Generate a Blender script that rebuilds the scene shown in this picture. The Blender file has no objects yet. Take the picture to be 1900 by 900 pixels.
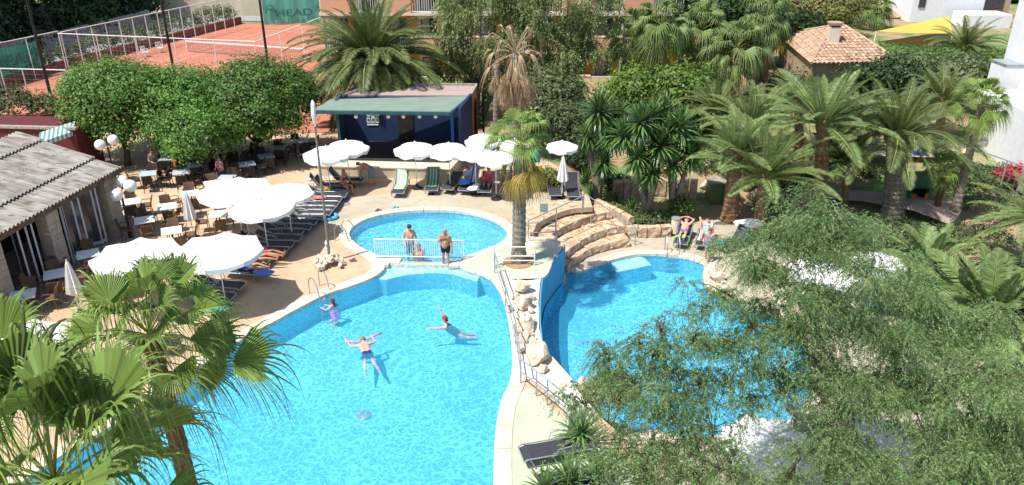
import bpy, bmesh, math, random
import numpy as np
from mathutils import Vector, Matrix
from mathutils.geometry import delaunay_2d_cdt
random.seed(7); rng = np.random.default_rng(7)
R = math.radians; PI = math.pi
SC = bpy.context.scene
COL = SC.collection

# ---------------------------------------------------------------- camera, sky, sun, exposure
FPX, TH, CAMH = 1453.0, R(24.8), 14.0
cam_d = bpy.data.cameras.new('camera'); cam_d.sensor_width = 36; cam_d.lens = FPX / 1900 * 36
cam_d.clip_end = 1000; cam_d.clip_start = .1
cam = bpy.data.objects.new('camera', cam_d); COL.objects.link(cam)
cam.location = (0, 0, CAMH); cam.rotation_euler = (PI / 2 - TH, 0, 0); SC.camera = cam

TO_SUN = Vector((-.46, -.30, 1)).normalized()
W = bpy.data.worlds.new('World'); SC.world = W; W.use_nodes = True
nt = W.node_tree; sky = nt.nodes.new('ShaderNodeTexSky'); sky.sky_type = 'NISHITA'; sky.sun_disc = False
sky.sun_elevation = math.asin(TO_SUN.z); sky.sun_rotation = math.atan2(TO_SUN.x, TO_SUN.y)
bg = nt.nodes['Background']; bg.inputs[1].default_value = .125
nt.links.new(sky.outputs[0], bg.inputs[0])
sd = bpy.data.lights.new('sun', 'SUN'); sd.energy = 4.9; sd.angle = R(.5); sd.color = (1, .955, .88)
so = bpy.data.objects.new('sun', sd); COL.objects.link(so)
so.rotation_euler = TO_SUN.to_track_quat('Z', 'Y').to_euler(); so.location = (0, 0, 60)
SC.view_settings.view_transform = 'Standard'; SC.view_settings.look = 'None'
SC.view_settings.exposure = .5; SC.view_settings.gamma = 1
SC.cycles.max_bounces = 8; SC.cycles.transparent_max_bounces = 16
SC.cycles.diffuse_bounces = 3; SC.cycles.sample_clamp_indirect = 6

# ---------------------------------------------------------------- where things stand
_c, _s = math.cos(TH), math.sin(TH)
def ray(px, py):
    u = px - 950; v = 450 - py
    return (u, FPX * _c + v * _s, -FPX * _s + v * _c)
def P(px, py, z=0.0):
    d = ray(px, py); t = (z - CAMH) / d[2]
    return (d[0] * t, d[1] * t, z)
def PD(px, py, Y):
    d = ray(px, py); t = Y / d[1]
    return (d[0] * t, Y, CAMH + d[2] * t)
def sstep(a, b, x):
    t = min(1, max(0, (x - a) / (b - a))); return t * t * (3 - 2 * t)
def ground_h(x, y):
    zr = -1.5 + 1.5 * sstep(36, 47, y)
    return -.05 + (zr + .0) * sstep(2.6, 4.2, x - max(0, y - 40) * .05)
def PG(px, py):
    z = -.5
    for _ in range(25):
        p = P(px, py, z); z = .5 * z + .5 * ground_h(p[0], p[1])
    return Vector((p[0], p[1], ground_h(p[0], p[1])))

# ---------------------------------------------------------------- materials
MATS = {}
def mat(name, col, col2=None, rough=.8, scale=3.0, detail=4, bump=0.0, bscale=None, spec=.3, metal=0.0, trans=0.0,
        island=0.0, contrast=(.35, .65), coord='Object', col3=None, scale3=20.0, amt3=.4, stretch=None):
    if name in MATS: return MATS[name]
    m = bpy.data.materials.new(name); m.use_nodes = True; n = m.node_tree; N = n.nodes; Lk = n.links
    b = N['Principled BSDF']; b.inputs['Roughness'].default_value = rough; b.inputs['Metallic'].default_value = metal
    b.inputs['Specular IOR Level'].default_value = spec
    tc = N.new('ShaderNodeTexCoord')
    if coord == 'World':
        g = N.new('ShaderNodeNewGeometry'); src = g.outputs['Position']
    else: src = tc.outputs[coord]
    if stretch:
        mp = N.new('ShaderNodeMapping'); mp.inputs['Scale'].default_value = stretch; Lk.new(src, mp.inputs[0]); src = mp.outputs[0]
    c2 = col2 or tuple(c * .8 for c in col)
    no = N.new('ShaderNodeTexNoise'); no.inputs['Scale'].default_value = scale; no.inputs['Detail'].default_value = detail
    Lk.new(src, no.inputs['Vector'])
    cr = N.new('ShaderNodeValToRGB'); cr.color_ramp.elements[0].position = contrast[0]; cr.color_ramp.elements[1].position = contrast[1]
    cr.color_ramp.elements[0].color = (*c2, 1); cr.color_ramp.elements[1].color = (*col, 1)
    Lk.new(no.outputs['Fac'], cr.inputs[0]); out = cr.outputs[0]
    if col3:
        n3 = N.new('ShaderNodeTexNoise'); n3.inputs['Scale'].default_value = scale3; n3.inputs['Detail'].default_value = 5
        Lk.new(src, n3.inputs['Vector'])
        r3 = N.new('ShaderNodeValToRGB'); r3.color_ramp.elements[0].position = .5; r3.color_ramp.elements[1].position = .7
        r3.color_ramp.elements[1].color = (amt3,) * 3 + (1,)
        Lk.new(n3.outputs['Fac'], r3.inputs[0])
        mx = N.new('ShaderNodeMix'); mx.data_type = 'RGBA'; mx.inputs[7].default_value = (*col3, 1)
        Lk.new(r3.outputs[0], mx.inputs[0]); Lk.new(out, mx.inputs[6]); out = mx.outputs[2]
    if island:
        g = N.new('ShaderNodeNewGeometry'); mr = N.new('ShaderNodeMapRange')
        mr.inputs[3].default_value = 1 - island; mr.inputs[4].default_value = 1 + island
        Lk.new(g.outputs['Random Per Island'], mr.inputs[0])
        oi = N.new('ShaderNodeObjectInfo'); m2 = N.new('ShaderNodeMapRange')
        m2.inputs[3].default_value = 1 - island * .5; m2.inputs[4].default_value = 1 + island * .5
        Lk.new(oi.outputs['Random'], m2.inputs[0])
        mm = N.new('ShaderNodeMath'); mm.operation = 'MULTIPLY'; Lk.new(mr.outputs[0], mm.inputs[0]); Lk.new(m2.outputs[0], mm.inputs[1])
        hs = N.new('ShaderNodeHueSaturation'); Lk.new(out, hs.inputs['Color']); Lk.new(mm.outputs[0], hs.inputs['Value'])
        h2 = N.new('ShaderNodeMapRange'); h2.inputs[3].default_value = .5 - island * .06; h2.inputs[4].default_value = .5 + island * .05
        Lk.new(g.outputs['Random Per Island'], h2.inputs[0]); Lk.new(h2.outputs[0], hs.inputs['Hue'])
        out = hs.outputs[0]
    Lk.new(out, b.inputs['Base Color'])
    if bump:
        nb = N.new('ShaderNodeTexNoise'); nb.inputs['Scale'].default_value = bscale or scale * 6; nb.inputs['Detail'].default_value = 6
        Lk.new(src, nb.inputs['Vector']); bp = N.new('ShaderNodeBump'); bp.inputs['Strength'].default_value = bump
        bp.inputs['Distance'].default_value = .03
        Lk.new(nb.outputs['Fac'], bp.inputs['Height']); Lk.new(bp.outputs[0], b.inputs['Normal'])
    if trans:
        tl = N.new('ShaderNodeBsdfTranslucent'); Lk.new(out, tl.inputs[0]); mx = N.new('ShaderNodeMixShader')
        mx.inputs[0].default_value = trans; Lk.new(b.outputs[0], mx.inputs[1]); Lk.new(tl.outputs[0], mx.inputs[2])
        Lk.new(mx.outputs[0], N['Material Output'].inputs[0])
    MATS[name] = m; return m

M = {}
def leafmat(k, a, b, **kw):
    M[k] = mat(k, a, b, rough=kw.pop('rough', .5), spec=kw.pop('spec', .35), scale=kw.pop('scale', 1.3), trans=kw.pop('trans', .3), island=kw.pop('island', .35), **kw)
leafmat('leaf_tree', (.12, .225, .035), (.055, .13, .02), island=.5)
leafmat('leaf_bright', (.16, .26, .04), (.09, .17, .03))
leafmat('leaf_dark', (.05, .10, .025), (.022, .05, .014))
leafmat('leaf_olive', (.15, .19, .075), (.08, .12, .05))
leafmat('leaf_yellow', (.26, .25, .07), (.16, .18, .05))
leafmat('leaf_pepper', (.30, .42, .18), (.15, .25, .085), scale=2.2, trans=.42, island=.5)
leafmat('leaf_weeping', (.33, .38, .16), (.17, .23, .08), scale=1.5, trans=.4, island=.5)
leafmat('leaf_phoenix', (.15, .19, .065), (.085, .13, .04), island=.25)
leafmat('leaf_phoenix_pale', (.25, .34, .13), (.13, .21, .065), island=.35)
leafmat('leaf_fan', (.25, .35, .08), (.12, .20, .04), island=.35, trans=.35)
leafmat('leaf_fan_far', (.21, .27, .085), (.11, .17, .05), island=.4)
leafmat('leaf_gold', (.42, .27, .05), (.30, .24, .06), island=.3)
leafmat('leaf_dead', (.55, .40, .24), (.33, .22, .13), island=.3, trans=.1)
leafmat('leaf_yucca', (.13, .23, .065), (.06, .13, .035), island=.35, trans=.15, rough=.35)
leafmat('leaf_hedge', (.12, .16, .06), (.06, .10, .03))
leafmat('petals_red', (.65, .03, .06), (.45, .02, .05))
M['petiole'] = mat('petiole', (.24, .27, .07), (.16, .2, .05), rough=.5)
M['stem_gold'] = mat('stem_gold', (.55, .30, .06), (.4, .2, .05), rough=.6)
M['bark'] = mat('bark', (.17, .13, .09), (.08, .06, .04), rough=.95, scale=9, bump=.8, bscale=30)
M['bark_grey'] = mat('bark_grey', (.30, .26, .21), (.17, .14, .11), rough=.95, scale=6, bump=.8, bscale=25, stretch=(1, 1, 3))
M['bark_palm'] = mat('bark_palm', (.30, .19, .10), (.14, .085, .045), rough=.95, scale=10, bump=.9, bscale=30)
M['bark_red'] = mat('bark_red', (.22, .10, .05), (.12, .055, .03), rough=.95, scale=10, bump=.9, bscale=30)
M['deck'] = mat('deck_concrete', (.56, .405, .265), (.44, .31, .20), rough=.9, scale=.35, detail=9, bump=.25, bscale=30, col3=(.34, .235, .15), scale3=2.3, amt3=.5, coord='World', contrast=(.3, .7))
M['deck_pale'] = mat('deck_pale', (.47, .41, .31), (.37, .33, .25), rough=.9, scale=.5, detail=9, bump=.2, bscale=30, col3=(.3, .26, .19), scale3=3, amt3=.5, coord='World')
M['deck_green'] = mat('deck_green', (.45, .50, .36), (.38, .42, .30), rough=.85, scale=.8, detail=8, bump=.15, bscale=25, col3=(.5, .47, .36), scale3=2, amt3=.5, coord='World')
M['coping'] = mat('coping', (.68, .58, .46), (.56, .46, .35), rough=.8, scale=2, detail=8, bump=.15, coord='World')
M['white_render'] = mat('white_render', (.72, .68, .60), (.6, .55, .47), rough=.85, scale=2.5, detail=8, bump=.2, coord='World')
M['pool_tile'] = mat('pool_tile', (.14, .48, .66), (.12, .44, .63), rough=.4, scale=.5, coord='World')
M['pool_shelf'] = mat('pool_shelf', (.55, .70, .74), (.48, .64, .70), rough=.5, scale=1, coord='World')
M['blue_wall'] = mat('blue_wall', (.075, .34, .52), (.065, .31, .48), rough=.7, scale=2, coord='World', bump=.1)
M['stone'] = mat('stone', (.62, .50, .36), (.42, .27, .155), rough=.9, scale=3.2, detail=9, bump=1.0, bscale=12, col3=(.20, .12, .07), scale3=7, amt3=.7, coord='World')
M['stone_white'] = mat('stone_white', (.68, .60, .49), (.55, .44, .32), rough=.9, scale=4, detail=9, bump=1.0, bscale=13, col3=(.28, .17, .10), scale3=6, amt3=.65, coord='World')
M['stone_block'] = mat('stone_block', (.46, .40, .31), (.36, .30, .23), rough=.9, scale=4, bump=.6, bscale=25, coord='World')
M['grey_stone'] = mat('grey_stone', (.36, .33, .29), (.25, .22, .19), rough=.9, scale=4, bump=.6, coord='World')
M['steel'] = mat('steel', (.42, .43, .44), (.35, .36, .37), rough=.35, metal=.6)
M['rail_white'] = mat('rail_white', (.75, .75, .72), (.66, .66, .63), rough=.5)
M['rail_grey'] = mat('rail_grey', (.36, .40, .42), (.28, .32, .34), rough=.4, metal=.3)
M['alu'] = mat('alu', (.34, .355, .37), (.28, .295, .31), rough=.45, metal=.3)
M['sling'] = mat('sling', (.045, .048, .056), (.033, .036, .043), rough=.7, scale=20, bump=.2, bscale=200)
M['canvas'] = mat('canvas_white', (.80, .79, .77), (.76, .75, .73), rough=.85, scale=3, trans=.12, bump=.15, bscale=8)
M['rattan'] = mat('rattan', (.20, .125, .075), (.10, .06, .035), rough=.7, scale=30, bump=.6, bscale=120)
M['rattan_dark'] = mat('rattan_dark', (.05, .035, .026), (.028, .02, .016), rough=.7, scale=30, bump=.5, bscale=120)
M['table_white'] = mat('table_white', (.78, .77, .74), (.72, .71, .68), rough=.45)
M['table_shaded'] = mat('table_shaded', (.42, .48, .52), (.36, .42, .46), rough=.4)  # whitish table tops with the bluish tree shade put into the colour
M['black_metal'] = mat('black_metal', (.025, .026, .028), (.018, .018, .02), rough=.5)
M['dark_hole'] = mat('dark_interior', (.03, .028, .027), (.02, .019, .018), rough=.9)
M['globe'] = mat('lamp_globe', (.82, .82, .80), (.78, .78, .76), rough=.3, spec=.3)
M['clay'] = mat('clay', (.44, .165, .105), (.38, .14, .09), rough=.95, scale=.3, detail=8, coord='World', bump=.1, col3=(.6, .27, .16), scale3=1.5, amt3=.3)
M['line_white'] = mat('line_white', (.62, .42, .34), (.6, .36, .28), rough=.9, scale=6, coord='World')
M['asphalt'] = mat('asphalt', (.30, .30, .31), (.25, .25, .26), rough=.95, scale=2, coord='World')
M['wall_cream'] = mat('wall_cream', (.58, .52, .38), (.5, .44, .32), rough=.9, coord='World', scale=.7)
M['brown_wall'] = mat('brown_wall', (.20, .085, .055), (.15, .065, .045), rough=.9, coord='World')
M['maroon'] = mat('maroon_wall', (.12, .025, .025), (.09, .02, .02), rough=.85, coord='World')
M['grey_roof'] = mat('fibre_cement', (.40, .37, .335), (.22, .20, .175), rough=.95, scale=2.4, detail=9, bump=.5, bscale=22, col3=(.10, .09, .07), scale3=7, amt3=.85, coord='World', stretch=(.22, 1.5, 1))
M['bark_dark'] = mat('bark_dark', (.085, .062, .045), (.045, .032, .024), rough=.95, scale=9, bump=.8, bscale=30)
M['wood_dark'] = mat('wood_dark', (.15, .095, .06), (.1, .06, .04), rough=.8, coord='World', scale=5)
M['door_frame'] = mat('door_frame', (.55, .56, .60), (.48, .49, .53), rough=.5)
M['green_awning'] = mat('green_awning', (.16, .42, .32), (.12, .36, .27), rough=.8)
M['green_banner'] = mat('green_banner', (.16, .52, .41), (.13, .46, .36), rough=.8, scale=.8, trans=.2)
M['green_screen'] = mat('green_screen', (.05, .32, .22), (.035, .25, .17), rough=.8, scale=.8, trans=.2)  # same cloth colour as the banner, darkened to look shaded
M['print_dark'] = mat('print_dark', (.045, .20, .17), (.035, .17, .15), rough=.8)
M['stage_roof'] = mat('stage_roof', (.20, .265, .215), (.17, .225, .185), rough=.7, scale=1.2, coord='World', bump=.1)
M['stage_trim'] = mat('stage_trim', (.03, .09, .10), (.02, .07, .08), rough=.6)
M['stage_blue'] = mat('stage_blue', (.018, .036, .095), (.014, .03, .08), rough=.7, coord='World')
M['bright_blue'] = mat('bright_blue', (.04, .19, .60), (.035, .17, .55), rough=.6)
M['stage_floor'] = mat('stage_floor', (.04, .037, .035), (.03, .028, .026), rough=.7, coord='World')
M['stage_front'] = mat('stage_front', (.55, .47, .36), (.47, .4, .3), rough=.85, coord='World')
M['ochre'] = mat('ochre_wall', (.50, .25, .05), (.42, .2, .04), rough=.85, coord='World')
M['hotel'] = mat('hotel_peach', (.66, .36, .22), (.6, .32, .2), rough=.85, coord='World', scale=.6)
M['hotel_orange'] = mat('hotel_orange', (.72, .27, .03), (.66, .24, .03), rough=.8, coord='World')
M['hotel_cream'] = mat('hotel_cream', (.68, .60, .48), (.6, .52, .42), rough=.85, coord='World')
M['glass_dark'] = mat('glass_dark', (.05, .055, .07), (.035, .04, .05), rough=.15, spec=.6)
M['curtain'] = mat('curtain', (.38, .35, .36), (.25, .23, .25), rough=.9, stretch=(14, 1, .1), scale=1)
M['tile_roof'] = mat('tile_roof', (.44, .30, .21), (.33, .20, .13), rough=.9, scale=4, detail=6, island=.22, coord='World', col3=(.6, .45, .32), scale3=9, amt3=.6)
M['white_wall'] = mat('white_wall', (.72, .73, .74), (.66, .67, .68), rough=.85, coord='World')
M['beige_wall'] = mat('beige_wall', (.42, .32, .22), (.36, .26, .18), rough=.9, coord='World')
M['sail'] = mat('sail_yellow', (.75, .50, .10), (.68, .45, .09), rough=.8, trans=.2)
M['ground'] = mat('garden_ground', (.13, .20, .065), (.34, .23, .135), rough=.95, scale=.22, detail=8, coord='World', bump=.5, bscale=12, col3=(.42, .30, .19), scale3=1.0, amt3=.7, contrast=(.42, .56))
M['lawn'] = mat('lawn_grass', (.13, .22, .055), (.09, .16, .045), rough=.95, scale=1.2, coord='World', bump=.6, bscale=60)
M['dirt'] = mat('dirt', (.40, .25, .15), (.30, .18, .10), rough=.95, scale=1.2, detail=8, coord='World', bump=.5, bscale=14)
M['paver'] = mat('pink_paver', (.38, .29, .26), (.32, .24, .21), rough=.9, scale=2, coord='World')
M['sand'] = mat('sand', (.62, .52, .38), (.54, .45, .33), rough=.95, scale=2, coord='World')
M['play_green'] = mat('play_green', (.015, .14, .06), (.012, .11, .05), rough=.5)
M['play_orange'] = mat('play_orange', (.75, .14, .02), (.7, .12, .02), rough=.5)
M['bin_green'] = mat('bin_green', (.14, .19, .075), (.11, .16, .06), rough=.6)
M['tt_blue'] = mat('table_tennis_blue', (.10, .38, .66), (.09, .34, .6), rough=.5)
M['plastic_white'] = mat('plastic_white', (.78, .78, .78), (.74, .74, .74), rough=.4)
def colour(name, c, rough=.8, **kw): return mat(name, c, tuple(x * .86 for x in c), rough=rough, scale=8, **kw)
SKIN = [mat('skin_fair', (.62, .36, .25), (.56, .31, .21), rough=.55, scale=6), mat('skin_tan', (.45, .22, .125), (.40, .19, .10), rough=.5, scale=6), mat('skin_pink', (.66, .34, .26), (.60, .29, .21), rough=.55, scale=6)]

# water: flat sheet; a bright cell net in its transparent tint imitates ripple caustics
def water_mat(name, tint, cell, amp, scatter=(.045, .40, .60)):
    m = bpy.data.materials.new(name); m.use_nodes = True; n = m.node_tree; N = n.nodes; Lk = n.links
    N.remove(N['Principled BSDF'])
    g = N.new('ShaderNodeNewGeometry')
    mp = N.new('ShaderNodeMapping'); Lk.new(g.outputs['Position'], mp.inputs[0]); mp.inputs['Scale'].default_value = (1, 1, 1)
    nz = N.new('ShaderNodeTexNoise'); nz.inputs['Scale'].default_value = 1.6; nz.inputs['Detail'].default_value = 3; Lk.new(mp.outputs[0], nz.inputs[0])
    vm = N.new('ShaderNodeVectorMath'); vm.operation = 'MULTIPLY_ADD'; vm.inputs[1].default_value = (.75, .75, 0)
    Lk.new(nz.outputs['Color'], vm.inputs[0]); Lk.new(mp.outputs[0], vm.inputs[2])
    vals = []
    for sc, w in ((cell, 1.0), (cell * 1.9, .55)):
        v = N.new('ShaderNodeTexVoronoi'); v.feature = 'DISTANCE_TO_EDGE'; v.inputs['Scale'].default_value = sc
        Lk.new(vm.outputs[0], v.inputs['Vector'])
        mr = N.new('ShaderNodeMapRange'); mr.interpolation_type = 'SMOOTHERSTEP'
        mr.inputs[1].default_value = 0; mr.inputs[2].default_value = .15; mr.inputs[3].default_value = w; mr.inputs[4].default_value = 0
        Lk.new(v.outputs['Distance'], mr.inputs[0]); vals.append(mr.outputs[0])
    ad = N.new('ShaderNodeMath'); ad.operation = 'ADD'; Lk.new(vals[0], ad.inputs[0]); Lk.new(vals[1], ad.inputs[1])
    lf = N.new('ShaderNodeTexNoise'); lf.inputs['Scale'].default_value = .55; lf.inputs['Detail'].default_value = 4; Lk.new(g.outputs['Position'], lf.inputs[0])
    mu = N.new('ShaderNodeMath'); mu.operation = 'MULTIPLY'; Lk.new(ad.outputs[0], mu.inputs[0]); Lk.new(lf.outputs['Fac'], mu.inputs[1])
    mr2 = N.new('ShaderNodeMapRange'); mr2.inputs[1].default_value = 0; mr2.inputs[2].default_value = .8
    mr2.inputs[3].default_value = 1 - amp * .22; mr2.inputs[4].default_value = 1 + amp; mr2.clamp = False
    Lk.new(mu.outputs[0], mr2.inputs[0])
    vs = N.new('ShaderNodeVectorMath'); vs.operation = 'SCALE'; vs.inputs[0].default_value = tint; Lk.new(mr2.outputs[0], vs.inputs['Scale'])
    tr = N.new('ShaderNodeBsdfTransparent'); Lk.new(vs.outputs[0], tr.inputs[0])
    gl = N.new('ShaderNodeBsdfGlossy'); gl.inputs['Roughness'].default_value = .06
    nb = N.new('ShaderNodeTexNoise'); nb.inputs['Scale'].default_value = 3.4; nb.inputs['Detail'].default_value = 3; nb.inputs['Distortion'].default_value = .6
    Lk.new(mp.outputs[0], nb.inputs[0])
    bp = N.new('ShaderNodeBump'); bp.inputs['Strength'].default_value = .7; bp.inputs['Distance'].default_value = .09; Lk.new(nb.outputs['Fac'], bp.inputs['Height'])
    Lk.new(bp.outputs[0], gl.inputs['Normal'])
    df = N.new('ShaderNodeBsdfDiffuse'); df.inputs[0].default_value = (*scatter, 1); m0 = N.new('ShaderNodeMixShader'); m0.inputs[0].default_value = .3
    Lk.new(tr.outputs[0], m0.inputs[1]); Lk.new(df.outputs[0], m0.inputs[2])
    fr = N.new('ShaderNodeFresnel'); fr.inputs['IOR'].default_value = 1.33; Lk.new(bp.outputs[0], fr.inputs['Normal'])
    mx = N.new('ShaderNodeMixShader'); Lk.new(fr.outputs[0], mx.inputs[0]); Lk.new(m0.outputs[0], mx.inputs[1]); Lk.new(gl.outputs[0], mx.inputs[2])
    Lk.new(mx.outputs[0], N['Material Output'].inputs[0]); return m
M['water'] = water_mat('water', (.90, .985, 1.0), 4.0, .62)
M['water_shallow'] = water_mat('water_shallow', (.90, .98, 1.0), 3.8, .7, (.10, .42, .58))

# ---------------------------------------------------------------- mesh and object helpers
KIDS = {}
def link(o, parent=None):
    COL.objects.link(o)
    if parent is not None:
        o.parent = parent; KIDS.setdefault(parent.name, []).append(o)
    return o
def tag(o, label=None, cat=None, group=None, kind=None):
    if label: o['label'] = label
    if cat: o['category'] = cat
    if group: o['group'] = group
    if kind: o['kind'] = kind
    return o
def thing(name, label, cat, loc=(0, 0, 0), rz=0, group=None):
    o = bpy.data.objects.new(name, None); o.location = loc; o.rotation_euler = (0, 0, rz); link(o)
    o.empty_display_size = .2
    return tag(o, label, cat, group)
def copy_tree(o, loc=None, rz=None, label=None, parent=None, group=None, scale=None):
    c = o.copy(); link(c, parent)
    if loc is not None: c.location = loc
    if rz is not None: c.rotation_euler = (0, 0, rz)
    if label: c['label'] = label
    if group: c['group'] = group
    if scale: c.scale = (scale,) * 3 if not isinstance(scale, tuple) else scale
    for ch in KIDS.get(o.name, []): copy_tree(ch, parent=c)
    return c
def part(name, mesh, parent, loc=(0, 0, 0), rot=(0, 0, 0), scale=1):
    o = bpy.data.objects.new(name, mesh); o.location = loc; o.rotation_euler = rot
    if scale != 1: o.scale = (scale,) * 3 if not isinstance(scale, (tuple, list)) else scale
    return link(o, parent)
def mesh_np(name, V, F, m, smooth=False):
    me = bpy.data.meshes.new(name); V = np.asarray(V, np.float32); F = np.asarray(F, np.int32)
    k = F.shape[1]; me.vertices.add(len(V)); me.vertices.foreach_set('co', V.ravel())
    me.loops.add(F.size); me.loops.foreach_set('vertex_index', F.ravel())
    me.polygons.add(len(F)); me.polygons.foreach_set('loop_start', np.arange(0, F.size, k, dtype=np.int32))
    me.polygons.foreach_set('loop_total', np.full(len(F), k, np.int32))
    if smooth: me.polygons.foreach_set('use_smooth', np.ones(len(F), bool))
    me.update(calc_edges=True); me.materials.append(m); return me

class MB:
    def __init__(s): s.v = []; s.f = []; s.mi = []; s.cm = 0
    def add(s, vs, fs):
        b = len(s.v); s.v += [tuple(v) for v in vs]; s.f += [tuple(i + b for i in f) for f in fs]; s.mi += [s.cm] * len(fs); return s
    def box(s, c, d, rz=0, top=None):
        x, y, z = d[0] / 2, d[1] / 2, d[2] / 2; t = top or 1; ca, sa = math.cos(rz), math.sin(rz); vs = []
        for k in (-1, 1):
            for a, b in ((-1, -1), (1, -1), (1, 1), (-1, 1)):
                q = t if k > 0 else 1; u, w = a * x * q, b * y * q
                vs.append((c[0] + u * ca - w * sa, c[1] + u * sa + w * ca, c[2] + k * z))
        return s.add(vs, [(3, 2, 1, 0), (4, 5, 6, 7), (0, 1, 5, 4), (1, 2, 6, 5), (2, 3, 7, 6), (3, 0, 4, 7)])
    def tube(s, pts, r, n=6, cap=True):
        pts = [Vector(p) for p in pts]; rr = r if isinstance(r, (list, tuple)) else [r] * len(pts); vs = []; fs = []; up = None
        for i, p in enumerate(pts):
            t = (pts[min(i + 1, len(pts) - 1)] - pts[max(i - 1, 0)]).normalized()
            if up is None: up = t.orthogonal().normalized()
            else:
                up = (up - t * up.dot(t));
                up = up.normalized() if up.length > 1e-5 else t.orthogonal().normalized()
            w = t.cross(up)
            for k in range(n):
                a = 2 * PI * k / n; vs.append(p + (up * math.cos(a) + w * math.sin(a)) * rr[i])
        for i in range(len(pts) - 1):
            for k in range(n):
                a = i * n + k; b = i * n + (k + 1) % n; fs.append((a, b, b + n, a + n))
        if cap: fs.append(tuple(range(n))[::-1]); fs.append(tuple(range((len(pts) - 1) * n, len(pts) * n)))
        return s.add(vs, fs)
    def cyl(s, p0, p1, r0, r1=None, n=10): return s.tube([p0, p1], [r0, r0 if r1 is None else r1], n)
    def lathe(s, prof, n=16, c=(0, 0, 0)):
        vs = []; fs = []
        for r, z in prof:
            for k in range(n): a = 2 * PI * k / n; vs.append((c[0] + r * math.cos(a), c[1] + r * math.sin(a), c[2] + z))
        for i in range(len(prof) - 1):
            for k in range(n): a = i * n + k; b = i * n + (k + 1) % n; fs.append((a, b, b + n, a + n))
        fs.append(tuple(range(n))[::-1]); fs.append(tuple(range((len(prof) - 1) * n, len(prof) * n)))
        return s.add(vs, fs)
    def prism(s, poly, z0, z1):
        n = len(poly); vs = [(x, y, z0) for x, y in poly] + [(x, y, z1) for x, y in poly]
        fs = [tuple(range(n))[::-1], tuple(range(n, 2 * n))] + [(i, (i + 1) % n, (i + 1) % n + n, i + n) for i in range(n)]
        return s.add(vs, fs)
    def sphere(s, c, r, n=10, sc=(1, 1, 1)):
        m = n // 2; vs = []; fs = []
        for i in range(m + 1):
            a = PI * i / m
            for k in range(n):
                b = 2 * PI * k / n; vs.append((c[0] + r * sc[0] * math.sin(a) * math.cos(b), c[1] + r * sc[1] * math.sin(a) * math.sin(b), c[2] + r * sc[2] * math.cos(a)))
        for i in range(m):
            for k in range(n): a = i * n + k; b = i * n + (k + 1) % n; fs.append((a, a + n, b + n, b))
        return s.add(vs, fs)
    def mesh(s, name, mats, smooth=False):
        me = bpy.data.meshes.new(name); me.from_pydata(s.v, [], s.f); me.update()
        for m in (mats if isinstance(mats, (list, tuple)) else [mats]): me.materials.append(m)
        if any(s.mi): me.polygons.foreach_set('material_index', s.mi)
        if smooth: me.polygons.foreach_set('use_smooth', [True] * len(s.f))
        return me
    def build(s, name, mats, parent=None, smooth=False, loc=(0, 0, 0)): return part(name, s.mesh(name, mats, smooth), parent, loc)

def pip(pt, poly):
    x, y = pt[0], pt[1]; c = False; j = len(poly) - 1
    for i in range(len(poly)):
        xi, yi = poly[i][0], poly[i][1]; xj, yj = poly[j][0], poly[j][1]
        if (yi > y) != (yj > y) and x < (xj - xi) * (y - yi) / (yj - yi) + xi: c = not c
        j = i
    return c
def spline(pts, closed=True, n=6):
    pts = [Vector((p[0], p[1])) for p in pts]; N = len(pts); out = []
    rngi = range(N if closed else N - 1)
    for i in rngi:
        g = (lambda k: pts[k % N]) if closed else (lambda k: pts[max(0, min(N - 1, k))])
        p0, p1, p2, p3 = g(i - 1), g(i), g(i + 1), g(i + 2)
        for k in range(n):
            t = k / n
            q = .5 * ((2 * p1) + (p2 - p0) * t + (2 * p0 - 5 * p1 + 4 * p2 - p3) * t * t + (3 * p1 - p0 - 3 * p2 + p3) * t ** 3)
            out.append((q.x, q.y))
    if not closed: out.append((pts[-1].x, pts[-1].y))
    return out
def offset(poly, d):            # outward for counter-clockwise
    n = len(poly); area = sum(poly[i][0] * poly[(i + 1) % n][1] - poly[(i + 1) % n][0] * poly[i][1] for i in range(n)); sg = 1 if area > 0 else -1
    out = []
    for i in range(n):
        a = Vector(poly[i - 1]); b = Vector(poly[(i + 1) % n]); t = (b - a).normalized()
        out.append((poly[i][0] + sg * t.y * d, poly[i][1] - sg * t.x * d))
    return out
def sheet_mesh(name, outer, holes, z, m, thick=0.0):
    vs = []; es = []
    for L in [outer] + holes:
        b = len(vs); vs += [Vector((p[0], p[1])) for p in L]; es += [(b + i, b + (i + 1) % len(L)) for i in range(len(L))]
    V, E_, F, *_ = delaunay_2d_cdt(vs, es, [], 0, 1e-5)
    fs = []
    for f in F:
        c = sum((V[i] for i in f), Vector((0, 0))) / len(f)
        if pip(c, outer) and not any(pip(c, h) for h in holes): fs.append(tuple(f))
    me = bpy.data.meshes.new(name); vv = [(v.x, v.y, z) for v in V]
    if thick:
        n = len(vv); vv += [(x, y, z - thick) for x, y, _ in vv]; ff = list(fs); cnt = {}
        for f in fs:
            for i in range(len(f)): a, b = f[i], f[(i + 1) % len(f)]; cnt[(a, b)] = 1
        for a, b in cnt:
            if (b, a) not in cnt: ff.append((a, a + n, b + n, b))
        fs = ff
    me.from_pydata(vv, [], fs); me.update(); me.materials.append(m); return me
def structure(name, me, parent=None, loc=(0, 0, 0)):
    o = part(name, me, parent, loc)
    if parent is None: o['kind'] = 'structure'
    return o
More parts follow.
